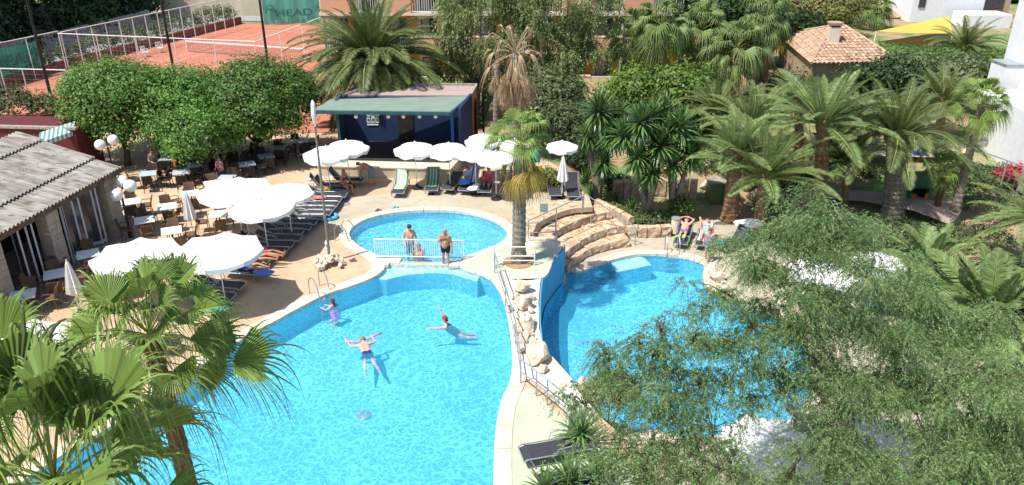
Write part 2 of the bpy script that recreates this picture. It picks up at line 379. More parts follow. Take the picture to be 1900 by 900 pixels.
# ================================================================ setting: decks and pools
def px2(l, z=0.0): return [P(x, y, z)[:2] for x, y in l]
main_px = [(60, 880), (190, 800), (318, 718), (400, 658), (480, 612), (560, 568), (605, 546), (650, 531), (690, 515), (711, 499),
           (712, 488), (780, 489), (845, 490), (868, 500), (900, 510), (922, 528), (938, 562), (948, 610), (953, 660), (950, 705), (933, 745), (924, 790), (920, 850), (918, 930), (905, 1120), (700, 1200), (200, 1200), (-60, 1000)]
main_w = spline(px2(main_px), n=4)
round_w = spline(px2([(646, 434), (662, 415), (695, 402), (745, 393), (800, 390), (858, 393), (905, 404), (935, 420), (943, 437), (930, 452), (900, 465), (868, 476), (847, 486), (780, 485), (711, 484), (690, 471), (660, 455)]), n=4)
ZR = -1.5
right_px = [(1046, 523), (1080, 503), (1125, 485), (1180, 472), (1232, 472), (1280, 479), (1308, 491), (1306, 515), (1320, 541), (1370, 562), (1440, 585), (1492, 630), (1510, 690), (1500, 740), (1470, 780), (1400, 800), (1290, 815), (1190, 800)]
Bpx = [(1100, 384), (1058, 388), (1020, 402), (992, 420), (984, 440), (1004, 451), (1046, 454), (1026, 482), (1006, 512), (1000, 560), (1001, 610), (1011, 655), (1060, 712), (1105, 765), (1180, 830), (1290, 930)]
B = spline(px2(Bpx), closed=False, n=4)
# right pool outline: its left side follows the blue wall
Bin = [p for p in B if P(1047, 452)[1] - .2 > p[1] > P(1060, 712)[1] - .3]
right_w = spline(px2(right_px, ZR), n=4)
rp = px2(right_px, ZR)
right_w = spline(rp + [(B[-9][0] + .25, B[-9][1])] , n=4)[:len(rp) * 4 - 3]
wallp = [p for p in B if 21.0 < p[1] < 29.6]
right_w = [q for q in right_w] + [(p[0] + .12, p[1]) for p in reversed(wallp)]

up_outer = B + [(B[-1][0], 4), (-46, 4), (-46, 46.3), (-11.2, 46.3), (-2, 46.3), (1.6, 42), (3.3, 38)]
lo_outer = [(p[0] + .03, p[1]) for p in B] + [(B[-1][0], 4), (22, 4), (22, 18), (17, 25), (13.8, 31), (12.8, 34.5), (10.5, 36.3), (7.2, 35.6), (6.0, 35.0)]
cop_main = offset(main_w, .42); cop_round = offset(round_w, .42)
structure('pool_deck', sheet_mesh('pool_deck', up_outer, [offset(main_w, .05), offset(round_w, .05)], 0, M['deck'], .25))
structure('lower_deck', sheet_mesh('lower_deck', lo_outer, [offset(right_w, .05)], ZR, M['deck_pale'], .2))
# terrain around the decks
def grid_lines():
    xs = list(np.arange(-160, -50, 8.)) + list(np.arange(-50, 40, 1.)) + list(np.arange(40, 170, 8.))
    ys = list(np.arange(-20, 4, 4.)) + list(np.arange(4, 70, 1.)) + list(np.arange(70, 420, 10.))
    return xs, ys
xs, ys = grid_lines(); V = []
po = [offset(main_w, 1.0), offset(round_w, .8), offset(right_w, 1.0)]
near_pool = lambda x, y: any(pip((x, y), q) for q in po)
inu = lambda x, y: pip((x, y), up_outer) or pip((x, y), lo_outer)
for y in ys:
    for x in xs:
        z = ground_h(x, y)
        if -50 < x < 24 and 2 < y < 48 and all(inu(x + a, y + b) for a in (-1.1, 0, 1.1) for b in (-1.1, 0, 1.1)): z = -4
        elif near_pool(x, y): z = -4
        else: z += (random.random() - .5) * .05
        V.append((x, y, z))
nx = len(xs); F = [(j * nx + i, j * nx + i + 1, (j + 1) * nx + i + 1, (j + 1) * nx + i) for j in range(len(ys) - 1) for i in range(nx - 1)]
structure('ground', mesh_np('ground', V, F, M['ground'], True))

def basin(name, loop, z_top, z_floor, m, inner=None):
    vs = [(x, y, z_top) for x, y in loop] + [(x, y, z_floor) for x, y in loop]; n = len(loop)
    fs = [(i, (i + 1) % n, (i + 1) % n + n, i + n) for i in range(n)]
    fl = sheet_mesh('f', loop, [], z_floor, m)
    mb = MB(); mb.add(vs, fs); mb.add([v.co[:] for v in fl.vertices], [tuple(p.vertices) for p in fl.polygons])
    bpy.data.meshes.remove(fl)
    return structure(name, mb.mesh(name, m))
basin('main_pool_basin', main_w, -.03, -.88, M['pool_tile'])
basin('round_pool_basin', round_w, -.03, -.45, M['pool_tile'])
basin('right_pool_basin', right_w, ZR - .03, ZR - .90, M['pool_tile'])
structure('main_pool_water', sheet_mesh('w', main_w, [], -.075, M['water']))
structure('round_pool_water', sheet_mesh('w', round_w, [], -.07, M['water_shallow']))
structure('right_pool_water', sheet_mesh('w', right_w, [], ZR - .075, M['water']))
# pale shallow shelf below the weir
shelf = px2([(690, 490), (672, 505), (716, 513), (728, 509), (760, 503), (800, 500), (838, 502), (885, 516), (892, 500), (846, 490)])
mb = MB(); mb.prism(spline(shelf[2:7], closed=False, n=3) + [shelf[7], shelf[8], shelf[9], shelf[0], shelf[1]], -1.5, -.16); mb.mi[1] = 1; structure('pool_shelf', mb.mesh('pool_shelf', [M['pool_tile'], M['pool_shelf']]))
sh2 = px2([(1132, 478), (1182, 471), (1196, 474), (1210, 487), (1145, 500)], ZR)
mb = MB(); mb.prism(sh2, ZR - 1.6, ZR - .13); mb.mi[1] = 1; structure('pool_step', mb.mesh('pool_step', [M['pool_tile'], M['pool_shelf']]))
mb = MB(); a, b = P(700, 486), P(858, 488); mb.box(((a[0] + b[0]) / 2, (a[1] + b[1]) / 2 - .02, -.35), (b[0] - a[0] + .1, .22, .66), math.atan2(b[1] - a[1], b[0] - a[0]))
structure('weir_wall', mb.mesh('weir_wall', M['coping']))
mb = MB(); d = P(650, 764, -.4); mb.lathe([(.24, -.004), (.26, 0), (.24, .02), (.1, .03)], 14); o = mb.build('pool_drain', M['rail_grey'], None, loc=(d[0] + .25, d[1] + .45, -.86))
tag(o, 'dark round drain cover on the floor of the main pool', 'drain')

# coping: separate cast stones
def coping(name, loop, z, w, step, m, skip=None, first=0, closed=True, width_fn=None):
    root = bpy.data.objects.new(name, None); link(root); root['kind'] = 'structure'
    n = len(loop); out = offset(loop, w); inn = offset(loop, -.05)
    acc = 0; cur = [0]; cuts = []
    for i in range(n):
        j = (i + 1) % n; acc += math.dist(loop[i], loop[j]); cur.append(j if j else n)
        if acc >= step or i == n - 1:
            cuts.append(cur); cur = [j if j else n]; acc = 0
    for c in cuts:
        idx = [k % n for k in c]; mid = loop[idx[len(idx) // 2]]
        if skip and skip(mid): continue
        dz = z + random.uniform(0, .006); vs = []; a = [Vector(inn[k]) for k in idx]; b = [Vector(out[k]) for k in idx]
        for L in (a, b):
            L[0] = L[0].lerp(L[1], .012 / max(.02, (L[1] - L[0]).length)); L[-1] = L[-1].lerp(L[-2], .012 / max(.02, (L[-1] - L[-2]).length))
        k = len(idx); ring = a + b[::-1]
        for zz in (z - .09, dz + .03): vs += [(p.x, p.y, zz) for p in ring]
        m2 = 2 * k; fs = [(i, (i + 1) % m2, (i + 1) % m2 + m2, i + m2) for i in range(m2)]
        for i in range(k - 1): fs.append((m2 + i, m2 + i + 1, m2 + 2 * k - 2 - i, m2 + 2 * k - 1 - i)[::1])
        mb = MB(); mb.add(vs, fs); mb.build('coping_stone', m, root)
    return root
neck = lambda p: P(713, 487)[0] < p[0] < P(846, 490)[0] and 27.5 < p[1] < 29
coping('main_pool_coping', main_w, 0, .42, .75, M['coping'], skip=neck)
coping('round_pool_coping', round_w, 0.002, .40, .6, M['coping'], skip=neck)
coping('right_pool_coping', right_w, ZR, .40, .7, M['coping'], skip=lambda p: p[0] < 2.6 and p[1] < 29.7 and p[1] > 21)
# pale deck patches
structure('deck_patch', sheet_mesh('deck_patch', spline(px2([(640, 372), (760, 358), (960, 362), (1060, 366), (1056, 380), (1010, 392), (972, 408), (955, 400), (880, 386), (800, 381), (720, 385), (650, 402), (600, 420)]), n=4), [], .004, M['deck_pale']))
isl = spline(px2([(862, 490), (880, 482), (915, 470), (950, 458), (985, 458), (1018, 462), (1028, 472), (1005, 505), (960, 508), (900, 500)]), n=4)
structure('island_floor', sheet_mesh('island_floor', isl, [], .036, M['deck_green']))
rimo = spline(px2([(848, 490), (864, 480), (905, 466), (945, 447), (990, 440), (1045, 452), (1028, 480), (1010, 515), (960, 521), (905, 510)]), n=4)
mb_ = sheet_mesh('island_rim', rimo, [], .034, M['coping'], .12); structure('island_rim', mb_)
strip = px2([(926, 524), (950, 519), (1003, 518), (999, 560), (1000, 610), (1011, 655), (1060, 712), (1105, 765), (1075, 790), (1000, 712), (965, 700), (957, 660), (955, 610), (944, 562)])
structure('cascade_floor', sheet_mesh('cascade_floor', strip, [], .034, M['white_render'], .1))
structure('terrace_floor', sheet_mesh('terrace_floor', spline(px2([(962, 735), (985, 722), (1020, 755), (1075, 800), (1180, 880), (1250, 960), (1000, 1000), (952, 920), (950, 840), (953, 780)]), n=4), [], .01, M['deck_green']))
rimw = px2([(1009, 650), (1025, 664), (1062, 706), (1045, 722), (1012, 690), (1003, 655)])
structure('pool_wall_top', sheet_mesh('pool_wall_top', rimw, [], .05, M['coping'], .1))
# blue retaining wall on the left of the right pool, in front of the cascade
bw = [p for p in B if 20.9 < p[1] < 30.2]
mb = MB()
for i in range(len(bw) - 1):
    (x0, y0), (x1, y1) = bw[i], bw[i + 1]
    mb.add([(x0 + .02, y0, -3.1), (x1 + .02, y1, -3.1), (x1 + .02, y1, .0), (x0 + .02, y0, .0)], [(0, 1, 2, 3)])
    mb.add([(x0 + .07, y0, -3.1), (x1 + .07, y1, -3.1), (x1 + .07, y1, .0), (x0 + .07, y0, .0)], [(0, 1, 2, 3)])
    mb.add([(x0 + .02, y0, .0), (x1 + .02, y1, .0), (x1 + .07, y1, .0), (x0 + .07, y0, .0)], [(0, 1, 2, 3)])
w = bpy.data.objects.new('retaining_wall', mb.mesh('retaining_wall', M['blue_wall'])); link(w)
tag(w, 'curved blue painted retaining wall between the upper terrace and the right pool', 'wall')

# ---- rocks
def rock_mesh(m, seed, sub=2, flat=.7, blk=False):
    r = np.random.default_rng(seed); bm = bmesh.new(); bmesh.ops.create_icosphere(bm, subdivisions=sub, radius=.5)
    planes = [(Vector(r.normal(size=3)).normalized(), r.uniform(.24, .37)) for _ in range(17)]
    for v in bm.verts:
        for nrm, d in planes:
            k = v.co.dot(nrm)
            if k > d: v.co -= nrm * (k - d)
        v.co += Vector(r.normal(size=3)) * .009; v.co.z *= flat
    me = bpy.data.meshes.new('rock'); bm.to_mesh(me); bm.free(); me.materials.append(m); return me
ROCKS = [rock_mesh(M['stone_white'], i, 3, .8) for i in range(6)]
ROCKT = [rock_mesh(M['stone'], 20 + i, 3, .7) for i in range(5)]
def rock_pile(loc, n, rad, label):
    t = thing('rock_pile', label, 'rocks', loc)
    for i in range(n):
        a = random.uniform(0, 2 * PI); q = rad * math.sqrt(i / n); s = random.uniform(.26, .46)
        part('rock', random.choice(ROCKS), t, (q * math.cos(a * 7), q * math.sin(a * 7), .08 + .28 * (1 - q / rad) + random.uniform(0, .05)), (random.uniform(-.5, .5), random.uniform(-.5, .5), a), (s, s * random.uniform(.7, 1), s * random.uniform(.8, 1.1)))
    return t
rock_pile(P(609, 492), 34, .62, 'round pile of white rocks at the foot of the small mast by the pool')
casc = [((968, 541), 1.0), ((972, 572), 1.0), ((966, 592), .7), ((974, 612), .95), ((978, 634), .85), ((995, 670), 1.2), ((946, 577), .45), ((985, 556), .5), ((958, 556), .45), ((986, 600), .55), ((960, 620), .5), ((990, 640), .6), ((966, 652), .7), ((1008, 690), .5), ((985, 580), .4)]
names = ['pale boulder at the top of the rock cascade', 'second pale boulder down the rock cascade', 'small rock wedged midway in the cascade', 'pale boulder midway down the cascade behind the handrail', 'flat rock just above the largest boulder of the cascade', 'largest tan boulder at the foot of the rock cascade', 'little rock on the white pool edge beside the cascade'] + ['small rock of the cascade ' + q for q in ('just right of the topmost boulder', 'between the top boulder and the handrail', 'on the right side of its middle', 'against the handrail at its middle', 'at the right just above the largest boulder', 'left of the largest boulder', 'below the largest boulder', 'right of the second boulder')]
for ((x, y), s), nm in zip(casc, names):
    p = P(x, y, .05); o = part('boulder', random.choice(ROCKT if s > 1.2 else ROCKS), None, (p[0], p[1], .05 + s * .2), (.2, .1, random.uniform(0, 6)), (s, s * .85, s * .95)); tag(o, nm, 'rock')
for (x, y, s, nm) in [(1330, 520, 1.1, 'pale rock at the right corner of the lower pool'), (1345, 538, .8, 'low rock beside the right pool edge under the feathery tree'), (1080, 722, 1.0, 'tan boulder at the lower end of the metal handrail'), (1212, 872, 1.9, 'big pale boulder showing under the feathery tree'), (1165, 845, 1.0, 'smaller pale boulder left of the big one under the tree'),(1310,350,1.1,'tan rock in the garden beside the green box')]:
    zz = ZR if y > 400 else PG(x, y).z
    p = P(x, y, zz); o = part('boulder', random.choice(ROCKT if s > 1.2 else ROCKS), None, (p[0], p[1], zz + s * .2), (.2, .1, random.uniform(0, 6)), (s, s * .8, s * .8)); tag(o, nm, 'rock')

# ---- curved stone terrace seats: four rows of rough blocks, each block its own part
def arc_blocks(name, label, path, z_bot, z_top, depth, nb, m):
    t = thing(name, label, 'stone steps', (0, 0, 0)); pts = spline(path, closed=False, n=8); L = [0]
    for i in range(1, len(pts)): L.append(L[-1] + math.dist(pts[i], pts[i - 1]))
    def at(s):
        for i in range(1, len(L)):
            if s <= L[i] + 1e-9:
                k = (s - L[i - 1]) / max(1e-6, L[i] - L[i - 1]); return Vector(pts[i - 1]).lerp(Vector(pts[i]), k), (Vector(pts[i]) - Vector(pts[i - 1])).normalized()
        return Vector(pts[-1]), (Vector(pts[-1]) - Vector(pts[-2])).normalized()
    c = 0; cuts = [0]
    while cuts[-1] < L[-1] - .3: cuts.append(min(L[-1], cuts[-1] + L[-1] / nb * random.uniform(.75, 1.3)))
    cuts[-1] = L[-1]
    for a, b in zip(cuts[:-1], cuts[1:]):
        bm = bmesh.new(); K = max(2, int((b - a) / .22)); J = 3; zt = z_top + random.uniform(-.02, .02); off = random.uniform(-.02, .03)
        rows = []
        for i in range(K + 1):
            p, d = at(a + .022 + (b - a - .044) * i / K); nrm = Vector((-d.y, d.x))      # points away from the pool
            col = []
            prof = [(off, z_bot), (off - .02, (z_bot * 2 + zt) / 3), (off, (z_bot + 2 * zt) / 3), (off + .015, zt - .01), (off + depth * .45, zt + .01), (off + depth, zt)]
            for q, z in prof:
                jx = random.uniform(-.032, .032); col.append(bm.verts.new((p.x + nrm.x * (q + jx), p.y + nrm.y * (q + jx), z + (random.uniform(-.018, .018) if z > z_bot else 0))))
            rows.append(col)
        for i in range(K):
            for j in range(5): bm.faces.new((rows[i][j], rows[i + 1][j], rows[i + 1][j + 1], rows[i][j + 1]))
        b0 = [bm.verts.new((v.co.x, v.co.y, z_bot)) for v in (rows[0][-1], rows[-1][-1])]
        bm.faces.new(rows[0] + [b0[0]]); bm.faces.new((rows[-1] + [b0[1]])[::-1])
        bmesh.ops.recalc_face_normals(bm, faces=bm.faces[:])
        me = bpy.data.meshes.new('stone_block'); bm.to_mesh(me); bm.free(); me.materials.append(m); part('stone_block', me, t)
    return t
rows_px = [([(1052, 508), (1066, 494), (1100, 474), (1140, 462), (1168, 458)], ZR, -1.12, 1.0, 6),
           ([(1043, 490), (1058, 474), (1092, 452), (1130, 438), (1160, 433)], -1.12, -.75, 1.0, 7),
           ([(1008, 470), (1020, 452), (1040, 437), (1070, 424), (1105, 411), (1136, 408)], -.75, -.37, 1.1, 7),
           ([(990, 446), (1000, 428), (1022, 412), (1050, 401), (1080, 393), (1098, 392)], -.37, .03, 1.2, 7)]
lab = ['lowest curved row of rough tan stone blocks beside the right pool', 'second curved row of tan stone blocks from the bottom', 'third curved row of tan stone blocks from the bottom', 'topmost curved row of tan stone blocks below the terrace']
for (l, z0, z1, d, nb), lb in zip(rows_px, lab):
    arc_blocks('stone_step', lb, [P(x, y, z0)[:2] for x, y in l], z0, z1, d, nb, M['stone'])
# solid fill behind the step rows
mb = MB(); fill = px2([(1046, 456), (1000, 455), (978, 442), (988, 420), (1012, 410), (1030, 424)]); mb.prism(fill, -3, -.40); structure('step_bed', mb.mesh('step_bed', M['stone']))
arc_blocks('stone_wall', 'low tan stone wall between the handrail and the litter bin', [P(x, y, ZR)[:2] for x, y in [(1160, 440), (1200, 442), (1245, 440)]], ZR, ZR + .55, .35, 4, M['stone'])
arc_blocks('stone_wall', 'stepped stone edging climbing beside the yucca bed', [P(x, y, ZR)[:2] for x, y in [(1100, 402), (1118, 412), (1142, 424), (1165, 438)]], ZR + .0, ZR + .95, .3, 4, M['stone'])
arc_blocks('stone_wall', 'rough dry stone wall in the shade behind the yuccas', [tuple(PG(x, y))[:2] for x, y in [(1140, 372), (1190, 368), (1240, 366), (1292, 372)]], -1.5, -.35, .5, 8, M['stone'])

# ================================================================ railings
def pole_thing(name, label, cat, pts, r, m, n=8): 
    mb = MB(); mb.tube(pts, r, n); o = mb.build(name, m); tag(o, label, cat); return o
# weir fence
a, b = Vector(P(697, 480)), Vector(P(861, 483)); t = thing('pool_fence', 'low white metal fence with thin bars across the weir between the pools', 'fence', a)
d = b - a; Ld = d.length; up = Vector((0, 0, 1))
for z in (.12, .88): mb = MB(); mb.tube([Vector((0, 0, z)), d + Vector((0, 0, z))], .028, 6); mb.build('rail', M['rail_white'], t)
for k in range(41):
    q = d * (k / 40); mb = MB(); post = k % 40 == 0; mb.cyl(q + Vector((0, 0, .0 if post else .12)), q + Vector((0, 0, .9 if post else .88)), .026 if post else .011, n=5)
    mb.build('post' if post else 'bar', M['rail_white'], t)
def handrail(label, pts, h, m, posts, mid=(.5,), r=.025):
    t = thing('handrail', label, 'handrail', pts[0]); p0 = Vector(pts[0]); L = [Vector(p) - p0 for p in pts]
    for z in (h,) + tuple(mid): mb = MB(); mb.tube([p + Vector((0, 0, z)) for p in L], r, 6); mb.build('rail', m, t)
    for k in posts:
        i = min(len(L) - 2, int(k)); q = L[i].lerp(L[i + 1], k - i); mb = MB(); mb.cyl(q, q + Vector((0, 0, h)), r, n=6); mb.build('post', m, t)
    return t
handrail('grey metal handrail running beside the rock cascade between the pools', [P(918, 508), P(938, 570), P(956, 640), P(966, 712)], .9, M['rail_grey'], [0, 1, 2, 3], (.45,))
handrail('grey metal handrail sloping down towards the loungers at the bottom', [P(966, 712), P(1015, 752), P(1085, 812)], .9, M['rail_grey'], [.6, 1, 1.9], (.45,))
handrail('pale metal railing around the palm bed', [P(916, 500), P(918, 494), P(992, 494)], .85, M['rail_white'], [0, 1, 2], (.25, .45))
handrail('grey railing at the head of the blue wall', [P(975, 450), P(1030, 448), P(1032, 470)], .9, M['rail_grey'], [0, 1, 2], (.45,))
handrail('thin handrail rising beside the stone steps under the yuccas', [P(980, 445), P(1080, 398)], .9, M['rail_grey'], [0, .5, 1], ())
handrail('grey handrail going down the steps beside the yucca bed', [(*P(1082, 392)[:2], 0), (*P(1178, 455, ZR)[:2], ZR)], .9, M['rail_grey'], [0, 1], ())
def ladder(label, pa, pb, z, fwd, m=M['steel']):
    a, b = Vector((*P(*pa, z)[:2], z)), Vector((*P(*pb, z)[:2], z)); t = thing('pool_ladder', label, 'ladder', a); f = Vector(fwd).normalized(); d = b - a
    for q in (Vector(), d):
        pts = [q + f * (.0) , q + Vector((0, 0, .55)), q + f * .12 + Vector((0, 0, .75)), q + f * .3 + Vector((0, 0, .78)), q + f * .5 + Vector((0, 0, .55)), q + f * .62 + Vector((0, 0, 0)), q + f * .66 + Vector((0, 0, -1.0))]
        mb = MB(); mb.tube(pts, .022, 6); mb.build('side_rail', m, t)
    for k in range(3):
        z_ = -.1 - k * .28; mb = MB(); c = d * .5 + f * .65 + Vector((0, 0, z_)); mb.box(c, (d.length, .09, .03), math.atan2(d.y, d.x)); mb.build('step', m, t)
    return t
ladder('bent steel ladder where the girl in pink holds on', (575, 547), (593, 530), 0, (.75, -.65, 0))
ladder('steel ladder rails at the left edge of the round pool', (622, 447), (636, 437), 0, (1, -.2, 0))
ladder('steel ladder at the far edge of the right pool', (1233, 463), (1256, 464), ZR, (0, -1, 0))
# ================================================================ vegetation builders
def leaf_quads(C, N_, size, aspect=.5, r=rng, droop=None):
    n = len(C); N_ = N_ / (np.linalg.norm(N_, axis=1, keepdims=True) + 1e-9)
    t = r.normal(size=(n, 3))
    if droop is not None: t = t * (1 - droop) + np.array([0, 0, -1.]) * droop * 1.5
    t -= (t * N_).sum(1, keepdims=True) * N_; t /= np.linalg.norm(t, axis=1, keepdims=True) + 1e-9
    b = np.cross(N_, t); s = (size * r.uniform(.6, 1.3, n))[:, None] if np.isscalar(size) else size[:, None]
    V = np.stack([C - t * s, C + b * s * aspect, C + t * s, C - b * s * aspect], 1).reshape(-1, 3)
    return V, np.arange(4 * n).reshape(n, 4)
def crown_mesh(lobes, n, size, m, aspect=.55, seed=0, clump=14, cr=.22, droop=None, shell=.6):
    r = np.random.default_rng(seed); lob = np.array(lobes, float); w = lob[:, 3] * lob[:, 4]; w /= w.sum()
    nc = max(1, n // clump); idx = r.choice(len(lob), nc, p=w); d = r.normal(size=(nc, 3)); d /= np.linalg.norm(d, axis=1, keepdims=True)
    d[:, 2] = np.where(d[:, 2] < -.35, -d[:, 2], d[:, 2])
    rad = r.uniform(shell, 1, nc) ** .6
    cc = lob[idx, :3] + d * rad[:, None] * lob[idx, 3:6]
    cc += r.normal(size=cc.shape) * .05
    keep = r.random(nc) > .12; cc = cc[keep]; d = d[keep]; nc = len(cc)
    k = np.repeat(np.arange(nc), clump); off = r.normal(size=(nc * clump, 3)) * cr * r.uniform(.5, 1.2, (nc, 1))[k]
    C = cc[k] + off; Nn = d[k] * .8 + off / cr * .35 + r.normal(size=C.shape) * .45 + np.array([0, 0, .35])
    V, F = leaf_quads(C, Nn, size, aspect, r, droop); return mesh_np('crown', V, F, m)
def limb_mesh(base, lobes, r0, m, seed=0, n=9, wob=.12, fork=.3):
    rd = random.Random(seed); mb = MB(); L = [Vector(l[:3]) for l in lobes]; c = sum(L, Vector()) / len(L); b = Vector(base)
    f = b.lerp(c, fork) + Vector((rd.uniform(-.1, .1), rd.uniform(-.1, .1), 0)); mb.tube([b - Vector((0, 0, .1)), b.lerp(f, .15), b.lerp(f, .6) + Vector((wob, 0, 0)) * rd.uniform(-1, 1), f], [r0 * 1.5, r0 * 1.05, r0 * .9, r0 * .8], 9)
    for i in range(n):
        e = L[i % len(L)] + Vector((rd.uniform(-1, 1), rd.uniform(-1, 1), rd.uniform(-.6, .6))) * lobes[i % len(L)][3] * .6
        m1 = f.lerp(e, .4) + Vector((rd.uniform(-wob, wob) * 2, rd.uniform(-wob, wob) * 2, .1)); m2 = f.lerp(e, .72) + Vector((rd.uniform(-wob, wob), rd.uniform(-wob, wob), .15)) * 1.6
        mb.tube([f - Vector((0, 0, .05)), m1, m2, e], [r0 * .55, r0 * .4, r0 * .24, r0 * .08], 6)
    return mb.mesh('trunk', m, True)
def tree(name, label, cat, base, lobes, n, size, leaf, r0=.15, bark='bark', group=None, seed=0, **kw):
    t = thing(name, label, cat, base, 0, group); part('trunk', limb_mesh((0, 0, 0), lobes, r0, M[bark], seed, fork=kw.pop('fork', .3), n=kw.pop('limbs', 9)), t)
    part('crown', crown_mesh(lobes, n, size, M[leaf], seed=seed, **kw), t); return t
def shrub(name, label, base, lobes, n, size, leaf, cat='shrub', group=None, seed=0, **kw):
    t = thing(name, label, cat, base, 0, group); mb = MB()
    for l in lobes[:5]: mb.tube([(0, 0, -.1), (l[0] * .5, l[1] * .5, l[2] * .5), (l[0], l[1], l[2])], [.03, .02, .01], 5)
    part('stem', mb.mesh('stem', M['bark']), t); part('foliage', crown_mesh(lobes, n, size, M[leaf], seed=seed, **kw), t); return t

# ---- feather palm fronds (one mesh per starting angle, shared by all palms)
def curve_pts(e, L, grav, n=12, x0=0.0):
    p = Vector((x0, 0, 0)); a = e; pts = [p.copy()]
    for i in range(n):
        k = (i + 1) / n; a -= grav * math.cos(a) * (.25 + k) / n; a = max(a, -1.45)
        p = p + Vector((math.cos(a), 0, math.sin(a))) * (L / n); pts.append(p.copy())
    return pts
def feather_frond(e, L=1.0, grav=1.5, leaf='leaf_phoenix', nl=62, ll=.175, w=.0062, seed=0, stem='petiole', vee=.35):
    rd = random.Random(seed); pts = curve_pts(e, L, grav, 12); mb = MB(); mb.cm = 0
    mb.tube(pts, [.016 * L * (1 - .85 * i / 12) for i in range(13)], 4)
    mb.cm = 1
    for i in range(nl):
        s = .10 + .89 * i / (nl - 1); k = s * 12; a = min(11, int(k)); p = pts[a].lerp(pts[a + 1], k - a); t = (pts[a + 1] - pts[a]).normalized(); up = Vector((-t.z, 0, t.x))
        ln = ll * L * (math.sin(PI * min(1, s * .9 + .12)) ** .55) * rd.uniform(.85, 1.1)
        fw = .45 + .75 * s
        for sd in (-1, 1):
            d = (Vector((0, sd, 0)) + t * fw + up * (vee + rd.uniform(-.12, .12))).normalized(); ww = w * L * rd.uniform(.8, 1.2)
            side = (t - d * t.dot(d)).normalized() * ww; q = p + d * ln * .45; tip = p + d * ln - Vector((0, 0, ln * .22))
            mb.add([p, q + side, tip, q - side], [(0, 1, 2, 3)])
    return mb.mesh('frond', [M[stem], M[leaf]])
def frond_set(leaf, seed, grav=1.5, **kw): return {e: feather_frond(R(e), 1.0, grav * (1 if e > 20 else .9), leaf, seed=seed + i, **kw) for i, e in enumerate((82, 66, 50, 34, 16, 0, -18))}
FR = {'phoenix': frond_set('leaf_phoenix', 1), 'pale': frond_set('leaf_phoenix_pale', 50, .95), 'young': frond_set('leaf_phoenix_pale', 80, 1.0, ll=.24, w=.016)}
def palm_trunk(base_h, r0, r1, m, rings=True, seed=0, lean=(0, 0), scales=False, flare=1.25):
    rd = random.Random(seed); mb = MB(); n = max(5, int(base_h / .13)); prof = []; pts = []; rr = []
    for i in range(n + 1):
        k = i / n; z = base_h * k; r = r0 + (r1 - r0) * k; r *= (flare - (flare - 1) * min(1, k * 6)); r *= 1 + (.06 if i % 2 else -.03) * (1 if rings else .3)
        pts.append((lean[0] * k * (.6 + .4 * k), lean[1] * k, z)); rr.append(r)
    mb.tube(pts, rr, 12)
    if scales:
        for i in range(int(base_h / .16)):
            k = (i + .5) * .16 / base_h; z = k * base_h; r = r0 + (r1 - r0) * k; nn = max(6, int(r * 26))
            for j in range(nn):
                a = 2 * PI * (j + (i % 2) * .5) / nn; x, y = math.cos(a), math.sin(a); px_, py_ = lean[0] * k * (.6 + .4 * k), lean[1] * k
                mb.add([(px_ + x * r * .98 - y * .06, py_ + y * r * .98 + x * .06, z), (px_ + x * r * .98 + y * .06, py_ + y * r * .98 - x * .06, z), (px_ + x * (r + .075), py_ + y * (r + .075), z + .13 + rd.uniform(-.02, .02)), (px_ + x * (r - .01), py_ + y * (r - .01), z + .17)], [(0, 1, 2), (0, 2, 3), (1, 3, 2)])
    return mb.mesh('trunk', m)
def feather_palm(label, base, top, L, n=46, kind='phoenix', r0=.26, r1=.24, bark='bark_palm', scales=False, seed=0, group=None, lo=-25, name='date_palm', cat='palm tree', azr=None):
    rd = random.Random(seed); base = Vector(base); h = top[2] - base.z; lean = (top[0] - base.x, top[1] - base.y)
    t = thing(name, label, cat, base, 0, group); part('trunk', palm_trunk(h, r0, r1, M[bark], seed=seed, lean=lean, scales=scales), t)
    F = FR[kind]; ks = sorted(F)
    mb = MB(); mb.lathe([(r1 * 1.05, -.35), (r1 * 1.25, -.1), (r1 * 1.0, .15), (r1 * .4, .4)], 12); mb.build('crown_shaft', M[bark], t, loc=(lean[0], lean[1], h))
    for i in range(n):
        k = (i + .5) / n; e = 84 - (84 - lo) * (k ** .85) + rd.uniform(-6, 6); key = min(ks, key=lambda q: abs(q - e)); az = i * 2.39996 + rd.uniform(-.2, .2)
        s = L * rd.uniform(.85, 1.08) * (.72 + .35 * min(1, k * 2.2)); rr = r1 * .5
        part('frond', F[key], t, (lean[0] + math.cos(az) * rr, lean[1] + math.sin(az) * rr, h + .12 * (1 - k)), (rd.uniform(-.25, .25), 0, az), s)
    return t
